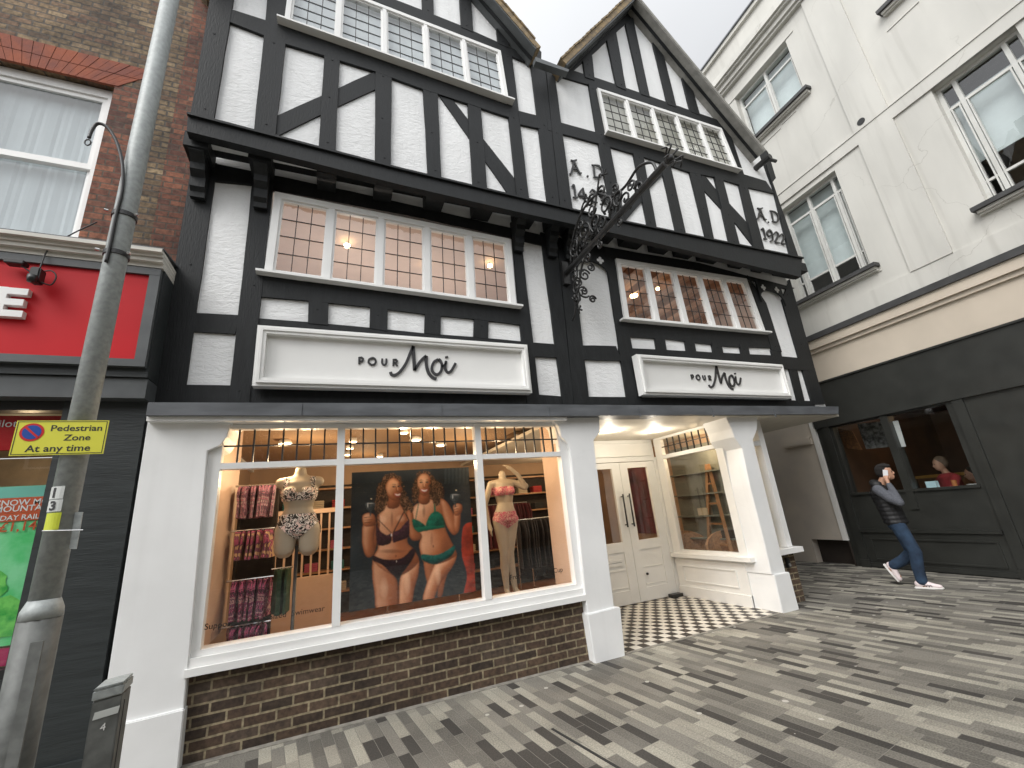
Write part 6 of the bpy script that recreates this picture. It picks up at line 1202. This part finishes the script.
hair([(140, 150), (172, 160), (176, 200), (160, 250), (128, 275), (112, 240)], 18, seed=27); hair([(240, 180), (262, 200), (292, 240), (284, 268), (252, 258), (240, 225)], 14, seed=29)
# wine glasses and table edge
for x, y in ((95, 222), (490, 182)):
    solid([(x-22, y), (x+22, y), (x+19, y+26), (x+4, y+44), (x+3, y+60), (x-3, y+60), (x-4, y+44), (x-19, y+26)], (.07, .08, .08), 2, tex=.6); light_soft(x-12, y+12, 3, 14, .8, (.8, .8, .78)); light_soft(x, y+3, 20, 3, .6, (.7, .65, .6)); light_soft(x+4, y-18, 5, 4, .9, (1, .8, .5))
solid([(-20, 740), (100, 716), (280, 694), (600, 640), (600, 800), (-20, 800)], (.055, .022, .008), 1, tex=.5); solid([(275, 694), (440, 668), (600, 640), (600, 690), (280, 730)], (.36, .13, .03), 1, tex=.5, ts=14)
img = np.clip(img*(.93+.14*nr.rand(GZ, GX))[..., None], 0, 1); img = np.clip(1.12*img**1.12, 0, 1)
me = bpy.data.meshes.new('print'); vv = np.stack([gx_-t.location.x, np.full_like(gx_, YQ-t.location.y), gz_-t.location.z], -1).reshape(-1, 3)
idx = np.arange(GX*GZ).reshape(GZ, GX); fc = np.stack([idx[:-1, :-1], idx[1:, :-1], idx[1:, 1:], idx[:-1, 1:]], -1).reshape(-1, 4)
me.from_pydata(vv.tolist(), [], fc.tolist()); ca = me.color_attributes.new('ink', 'FLOAT_COLOR', 'POINT'); ca.data.foreach_set('color', np.concatenate([img.reshape(-1, 3), np.ones((GX*GZ, 1))], 1).astype('f4').ravel())
INK = bpy.data.materials.new('printed_ink'); INK.use_nodes = True; va_ = nd(INK.node_tree, 'ShaderNodeVertexColor', layer_name='ink'); b_ = INK.node_tree.nodes['Principled BSDF']; b_.inputs['Roughness'].default_value = .35
INK.node_tree.links.new(va_.outputs[0], b_.inputs['Base Color']); me.materials.append(INK); o = bpy.data.objects.new('print', me); COL.objects.link(o); o.parent = t
# gridwall rack with four tiers of swimwear at the left
def zc(x, y, Y): return onY(200+x/3.491, 420+y/3.491, Y)
YK = 5.45; ra, rbp = zc(135, 240, YK).x, zc(268, 240, YK).x
t = thing('display_rack', 'tall chrome rack of swimwear behind the left pane beside the torso mannequin', 'rack', ((ra+rbp)/2, YK+.2, FLO))
mb = MB(); 
for x in (ra, rbp): mb.tube([(x, YK+.18, FLO), (x, YK+.18, 2.12)], .015, 8)
mb.build('upright', DARK, t); mb = MB(); mb.box(ra, rbp, YK+.2, YK+.22, FLO+.3, 2.1); mb.build('back_panel', DARK, t)
tiers = [zc(200, 228, YK).z, zc(200, 382, YK).z, zc(200, 552, YK).z, zc(200, 708, YK).z]
for z in tiers: MB().tube([(ra-.03, YK, z), (rbp+.03, YK, z)], .011, 8).build('rail', CHROME, t)
def cloth_piece(name, w, h, mt):
    m_ = MB(); n = 6; prof = []
    L_ = [(-w*.3, 0), (-w*.5, -h*.25), (-w*.42, -h*.6), (-w*.5, -h)]; 
    out = cr([(a, 0, b) for a, b in L_], 4)+cr([(-a, 0, b) for a, b in L_[::-1]], 4)
    m_.prism([V((0, p.x, p.z)) for p in out], (.022, 0, 0)); return m_.build(name, mt, None, False, .004)
names = ['purple print swimsuits on the top tier of the rack', 'cream and pink swimsuits on the second tier of the rack', 'pink zebra print swimsuits on the third tier of the rack', 'pink print briefs on the bottom tier of the rack']
PRC = print_mat('cream_print', [(.50, .33, .20), (.16, .05, .10), (.45, .10, .2)], 12)
for k, z in enumerate(tiers):
    h = (.33, .28, .36, .22)[k]; proto = cloth_piece('hanging_swimsuit', .24, h, (PRM, PRC, PRK, PRK)[k]); N = 11
    for i in range(N):
        o = proto if i == 0 else proto.copy()
        if i: COL.objects.link(o)
        o.location = (ra+.02+(rbp-ra-.05)*i/(N-1), YK+rng.uniform(-.02, .02), z-.012); o.rotation_euler = (rng.uniform(-.06, .06), rng.uniform(-.08, .08), rng.uniform(-.35, .35))
        tag(o, 'one of the '+names[k], 'swimsuit', names[k])
proto = cloth_piece('green_camisole', .26, .42, mk('dark_green_cloth', (.025, .07, .035), .8, var=.3, scale=12)); gx = zc(285, 540, 5.3); 
for i in range(4):
    o = proto if i == 0 else proto.copy()
    if i: COL.objects.link(o)
    o.location = (gx.x-.06+i*.035, 5.35, gx.z+.05); o.rotation_euler = (0, 0, rng.uniform(-.5, .5)); tag(o, 'one of the dark green tops hanging beside the chrome rack', 'top', 'dark green tops beside the rack')
MB().tube([(gx.x-.1, 5.35, gx.z+.06), (gx.x+.1, 5.35, gx.z+.06)], .008, 6).build('green_rail', CHROME, t)
# balustrade and rails deeper in the shop
YV = 6.9; b0, b1 = onY(290, 500, YV).x, onY(336, 500, YV).x; bz0, bz1 = onY(320, 575, YV).z, onY(320, 513, YV).z
t = thing('stair_balustrade', 'peach painted stair balustrade behind the torso mannequin', 'balustrade', ((b0+b1)/2, YV, FLO))
mb = MB(); mb.box(b0-.5, b1, YV-.03, YV+.03, bz1, bz1+.06); mb.build('handrail', PEACH, t); mb = MB(); mb.box(b0-.5, b1, YV-.04, YV+.04, FLO, bz0); mb.build('panel', PEACH, t); mb = MB(); mb.box(b1, b1+.09, YV-.05, YV+.05, FLO, bz1+.75); mb.build('newel', PEACH, t)
for i in range(9): MB().box(b1-.09-i*.11, b1-.065-i*.11, YV-.014, YV+.014, bz0, bz1).build('baluster', PEACH, t)
def crail(x0, x1, y, z, mt, lab, gl):
    t = thing('clothes_rail', lab, 'clothes rail', ((x0+x1)/2, y, FLO)); mb = MB()
    mb.tube([(x0, y, z), (x1, y, z)], .012, 8)
    for x in (x0, x1): mb.tube([(x, y, FLO), (x, y, z)], .012, 8); mb.tube([(x, y-.22, FLO+.01), (x, y+.22, FLO+.01)], .014, 8)
    mb.build('frame', CHROME, t); pr = cloth_piece('hanging_nightdress', .36, .75, mt); N = int((x1-x0)/.055)
    for i in range(N):
        o = pr if i == 0 else pr.copy()
        if i: COL.objects.link(o)
        o.location = (x0+.03+i*.055, y, z-.014); o.rotation_euler = (0, 0, rng.uniform(-.3, .3)); tag(o, gl, 'nightdress', gl)
crail(.75, 1.75, 6.6, 1.62, mk('black_satin', (.012, .010, .012), .4), 'clothes rail of black garments behind the photo poster', 'one of the black nightdresses on the rail behind the poster')
crail(2.5, 3.5, 7.8, 1.75, mk('wine_cloth', (.09, .012, .02), .7), 'clothes rail of wine red garments seen between mannequin and pier', 'one of the wine red nightdresses on the rail')
crail(2.9, 3.9, 7.0, 1.45, mk('charcoal_cloth', (.022, .02, .025), .7), 'clothes rail of charcoal garments deep in the shop', 'one of the charcoal nightdresses on the rail')
# shelving along the back wall
t = thing('wall_shelving', 'dark shelving unit along the back wall of the shop', 'shelving', (2.2, 9.05, FLO)); mb = MB(); mb.box(-.9, 5.9, 9.16, 9.19, FLO, 2.4); mb.build('back_panel', DARK, t)
for i in range(6): MB().box(-.9, 5.9, 8.85, 9.15, .5+i*.36, .53+i*.36).build('shelf', WOOD, t)
cl = [mk('folded_'+n, c, .8, var=.1) for n, c in (('pink', (.4, .08, .14)), ('cream', (.45, .38, .28)), ('black', (.02, .02, .02)), ('teal', (.03, .16, .15)), ('red', (.3, .02, .02)))]
protos = []
for mt in cl: mb = MB(); [mb.box(-.11, .11, -.10, .10, k*.035, k*.035+.031) for k in range(4)]; o = mb.build('folded_stack', mt, None, False, .008); o.location = (0, 0, -50); protos.append(o)
for i in range(5):
    for j in range(16):
        p = protos[(i*7+j*3) % 5]; 
        if p.location.z < -10: o = p
        else: o = p.copy(); COL.objects.link(o)
        o.location = (-.7+j*.42+rng.uniform(-.05, .05), 8.98, .531+i*.36); tag(o, 'one of the folded stacks of %s garments on the back shelving' % p.data.materials[0].name.split('_')[1], 'folded clothes', 'folded stacks on the back shelves')
# ceiling lights of the shop
sp = [((285, 441), 'shaded pendant light above the torso mannequin'), ((353, 439), 'shop ceiling light just right of the first window bar, upper of three'), ((350, 446), 'shop ceiling light just right of the first window bar, middle of three'), ((348, 452.5), 'shop ceiling light just right of the first window bar, lowest of three'), ((380, 454.5), 'small shop ceiling light touching the transom above the left woman'), ((415.5, 437.5), 'large shop ceiling light above the centre of the poster'), ((441, 443), 'shop ceiling light right of the large centre light'), ((404, 429.5), 'small shop ceiling light near the top of the middle transom pane'), ((517.5, 435.5), 'shop ceiling light above the standing mannequin')]
for (px, py), lab in sp:
    c = onZ(px, py, 2.78) if py > 434 else onZ(px, py, 2.79)
    t = thing('ceiling_light', lab, 'ceiling light', (c.x, c.y, 2.79), 'shop ceiling lights'); s_ = .075 if 'large' in lab or 'pendant' in lab else .05
    MB().lathe((c.x, c.y, 2.74), [(s_*1.25, 0), (s_*.9, .055), (0, .056)], 18).build('shade', WHT, t, True); MB().lathe((c.x, c.y, 2.735), [(0, -.012), (s_*.8, -.005), (s_, .004), (0, .0045)], 18).build('bulb', BULB, t, True)
for (x, y), lab in (((3.94, 5.39), 'left round downlight in the porch soffit above the doors'), ((4.87, 5.43), 'right round downlight in the porch soffit above the doors')):
    t = thing('downlight', lab, 'downlight', (x, y, 2.655), 'porch downlights'); MB().lathe((x, y, 2.650), [(.135, .009), (.135, .002), (.11, .0), (.11, .009)], 28).build('trim_ring', WHT, t, True); MB().lathe((x, y, 2.650), [(0, .0015), (.108, .0015), (.108, .006), (0, .006)], 28).build('diffuser', BULB2, t)
upl = [((347, 246), 'upstairs ceiling light in the second light of the left window'), ((424, 268), 'upstairs ceiling light in the third light of the left window'), ((490, 266), 'upstairs lamp near the right end of the left window'), ((634, 296), 'large upstairs ceiling light at the left of the right window'), ((658, 289), 'small upstairs ceiling light in the second light of the right window'), ((703, 300), 'tiny upstairs ceiling light in the middle of the right window')]
for i, ((px, py), lab) in enumerate(upl):
    z = 5.42 if i < 3 else 5.27; c = onZ(px, py, z); s_ = (.042, .02, .04, .07, .035, .02)[i]
    t = thing('ceiling_light', lab, 'ceiling light', (c.x, c.y, z+.06), 'upstairs ceiling lights'); MB().lathe((c.x, c.y, z), [(0, -.02), (s_, -.01), (s_, .02), (0, .022)], 16).build('bulb', BULB, t, True); MB().lathe((c.x, c.y, z), [(s_*.5, .023), (s_*.4, .06), (0, .061)], 12).build('fitting', WHT, t)
# furniture seen through the porch window and doors
def tub(x, y, a, lab):
    t = thing('tub_chair', lab, 'chair', (0, 0, 0)); WK = mk('tan_wicker', (.34, .19, .10), .8, var=.25, scale=30, bump=.4, bscale=90)
    MB().lathe((0, 0, .38), [(.24, 0), (.26, .03), (.25, .09), (0, .10)], 20).build('seat', WK, t, True)
    m_ = MB(); n = 14
    for i in range(n):
        a0, a1 = math.pi*(.0+1.0*i/n), math.pi*(1.0*(i+1)/n); h = lambda q: .66+.20*math.sin(q)
        m_.prism([V((.27*math.cos(a0), .27*math.sin(a0), .36)), V((.27*math.cos(a1), .27*math.sin(a1), .36)), V((.31*math.cos(a1), .31*math.sin(a1), h(a1))), V((.31*math.cos(a0), .31*math.sin(a0), h(a0)))], V((-.035*math.cos((a0+a1)/2), -.035*math.sin((a0+a1)/2), 0)))
    m_.build('backrest', WK, t)
    for s in ((1, 1), (1, -1), (-1, 1), (-1, -1)): MB().tube([(.16*s[0], .16*s[1], .38), (.2*s[0], .2*s[1], 0)], .014, 6).build('leg', WOOD, t)
    t.location = (x, y, FLO); t.rotation_euler = (0, 0, a)
tub(5.98, 5.55, -.9, 'tan wicker tub chair at the right inside the porch window'); tub(5.95, 6.25, -.4, 'tan wicker tub chair at the left inside the porch window')
t = thing('display_ladder', 'leaning pale timber ladder frame inside the porch window', 'ladder', (6.1, 5.8, FLO)); mb = MB()
mb.bar((6.0, 5.45, FLO), (6.2, 5.75, 2.1), .05, .05); mb.bar((6.15, 6.2, FLO), (6.2, 5.78, 2.1), .05, .05); mb.build('stile', WOOD, t); mb = MB()
for k in range(5): f = .15+k*.17; mb.bar(V((6.0, 5.45, FLO)).lerp(V((6.2, 5.75, 2.1)), f), V((6.15, 6.2, FLO)).lerp(V((6.2, 5.78, 2.1)), f), .03, .03)
mb.build('rung', WOOD, t)
mb = MB(); mb.box(6.25, 6.295, 7.1, 8.1, .9, 2.3); single(mb, 'pink_wall_poster', mk('pink_figure_print', (.20, .05, .07), .5, scale=2.5, base2=(.05, .02, .03)), 'dark poster with pink figure seen through the right door pane', 'poster', (6.27, 7.6, .9))
t = thing('grey_shelf_unit', 'grey-green shelf unit with stock along the wall inside the porch window', 'shelving', (6.27, 5.9, FLO)); GG = mk('grey_green_paint', (.16, .17, .145), .6); mb = MB(); mb.box(6.285, 6.299, 5.0, 6.75, FLO, 2.5); mb.build('back_panel', GG, t)
for i in range(5): MB().box(6.12, 6.284, 5.0, 6.75, .45+i*.38, .475+i*.38).build('shelf', GG, t)
for i in range(4): MB().box(6.14, 6.27, 5.1+i*.42, 5.32+i*.42, .477+(i % 3)*.38, .60+(i % 3)*.38).build('stock_box', (MATS['folded_pink'], DARK, MATS['folded_cream'], MATS['folded_teal'])[i], t)
mb = MB(); mb.box(4.9, 5.7, 7.4, 7.9, FLO+.001, .75); single(mb, 'tan_display_bench', mk('tan_leather', (.36, .20, .10), .5, var=.1), 'low tan bench seen through the right door pane', 'bench', (5.3, 7.6, FLO), bevel=.03)
# ------------------------------------------------------------------ the other side of the street, mirrored in the glass
OB = thing('opposite_building', 'plain brick terrace across the street facing the timbered shop, behind the viewer', 'building', (0, -9, 0))
mb = MB(); ho = [(x, x+1.1, z, z+1.6) for x in (-15, -12, -9, -6, -3, 0, 3, 6, 9, 12) for z in (4.2, 7.0)]; wall_cols(mb, lambda u, z: V((u, -9, z)), [-18, 16], 0, 9.2, ho, (0, -.3, 0)); mb.build('brick_wall', STK, OB)
mb = MB(); mb.box(-18, 16, -9.5, -9.45, 0, 9); mb.build('dark_rooms', DARK, OB); mb = MB(); mb.box(-18, 16, -8.98, -8.9, 3.2, 3.9); mb.build('fascia', GRF, OB)
for a, b, z0, z1 in ho: m_ = MB(); m_.box(a, b, -9.2, -9.15, z0, z0+.08); m_.box(a, b, -9.2, -9.15, z1-.08, z1); m_.box(a, b, -9.2, -9.15, z0+.76, z0+.84); m_.box(a, a+.08, -9.2, -9.15, z0+.08, z1-.08); m_.box(b-.08, b, -9.2, -9.15, z0+.08, z1-.08); m_.build('window', WHT, OB)
# ------------------------------------------------------------------ sky, sun, output
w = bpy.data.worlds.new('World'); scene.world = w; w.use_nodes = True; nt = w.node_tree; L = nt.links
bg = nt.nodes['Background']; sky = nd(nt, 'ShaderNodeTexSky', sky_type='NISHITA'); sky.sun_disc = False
SEL, SAZ = R(46), R(240)
sky.sun_elevation = SEL; sky.sun_rotation = SAZ; sky.altitude = 50; sky.air_density = 1.5; sky.dust_density = 4; sky.ozone_density = 1
hs = nd(nt, 'ShaderNodeHueSaturation'); hs.inputs['Saturation'].default_value = .15; L.new(sky.outputs[0], hs.inputs['Color'])
# even layer of pale cloud over the clear-sky model
tc = nd(nt, 'ShaderNodeTexCoord'); n = nd(nt, 'ShaderNodeTexNoise'); n.inputs['Scale'].default_value = 2.2; n.inputs['Detail'].default_value = 6; L.new(tc.outputs['Generated'], n.inputs['Vector'])
rr = nd(nt, 'ShaderNodeMapRange'); L.new(n.outputs['Fac'], rr.inputs[0]); rr.inputs['To Min'].default_value = 7.6; rr.inputs['To Max'].default_value = 9.2
cc = nd(nt, 'ShaderNodeVectorMath', operation='SCALE'); cc.inputs[0].default_value = (.97, .99, 1.02); L.new(rr.outputs[0], cc.inputs['Scale'])
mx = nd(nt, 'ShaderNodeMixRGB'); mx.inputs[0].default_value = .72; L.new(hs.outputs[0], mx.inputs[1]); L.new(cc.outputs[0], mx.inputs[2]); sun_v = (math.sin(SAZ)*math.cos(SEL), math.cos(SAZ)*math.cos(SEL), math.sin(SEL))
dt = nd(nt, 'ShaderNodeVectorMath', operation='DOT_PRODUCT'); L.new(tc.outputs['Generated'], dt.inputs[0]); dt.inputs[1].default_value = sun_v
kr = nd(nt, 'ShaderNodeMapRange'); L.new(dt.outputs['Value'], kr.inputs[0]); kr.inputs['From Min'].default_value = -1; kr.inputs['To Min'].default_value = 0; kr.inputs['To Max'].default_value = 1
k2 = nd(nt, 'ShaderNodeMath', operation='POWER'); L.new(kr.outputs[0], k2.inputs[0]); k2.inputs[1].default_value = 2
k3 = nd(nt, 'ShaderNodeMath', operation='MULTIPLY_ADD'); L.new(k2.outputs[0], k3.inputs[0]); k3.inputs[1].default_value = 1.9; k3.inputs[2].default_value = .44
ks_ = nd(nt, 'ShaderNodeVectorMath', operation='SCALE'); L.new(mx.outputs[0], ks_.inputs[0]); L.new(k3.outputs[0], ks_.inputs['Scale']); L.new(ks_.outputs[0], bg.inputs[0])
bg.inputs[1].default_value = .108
sl = bpy.data.lights.new('sun', 'SUN'); sl.energy = 1.5; sl.angle = R(30); sl.color = (1, .97, .93); so = bpy.data.objects.new('sun', sl); COL.objects.link(so)
sd = V((math.sin(SAZ)*math.cos(SEL), math.cos(SAZ)*math.cos(SEL), math.sin(SEL)))
so.rotation_euler = sd.to_track_quat('Z', 'Y').to_euler(); so.location = (0, 0, 20)
vs = scene.view_settings; scene.display_settings.display_device = 'sRGB'; vs.view_transform = 'Standard'; vs.look = 'None'; vs.exposure = .2; vs.gamma = 1
for p, e in (((-.3, 6.3, 2.3), 24), ((1.2, 5.5, 2.3), 26), ((2.0, 6.6, 2.3), 24), ((.5, 7.9, 2.3), 18), ((4.4, 8.0, 2.3), 22), ((6.0, 5.7, 2.3), 9), ((-.5, 5.0, 2.3), 12), ((1.9, 4.95, 2.3), 12), ((.7, 4.70, 2.52), 7)): lamp('shop_lamp_and_fill', p, e)  # last lamp is added inside the glass to light the poster; no fixture there
for p, e in (((.2, 6.0, 4.4), 26), ((1.6, 6.4, 4.4), 24), ((4.8, 6.0, 4.4), 17), ((6.6, 6.4, 4.4), 17)): lamp('upstairs_lamp', p, e, .05, (1, .87, .75))
for x, y in ((3.94, 5.39), (4.87, 5.43)): lamp('lobby_lamp', (x, y, 2.52), 13, .05, (1, .90, .74))
scene.cycles.max_bounces = 8; scene.cycles.transparent_max_bounces = 12; scene.cycles.use_denoising = True
scene.cycles.sample_clamp_indirect = 6
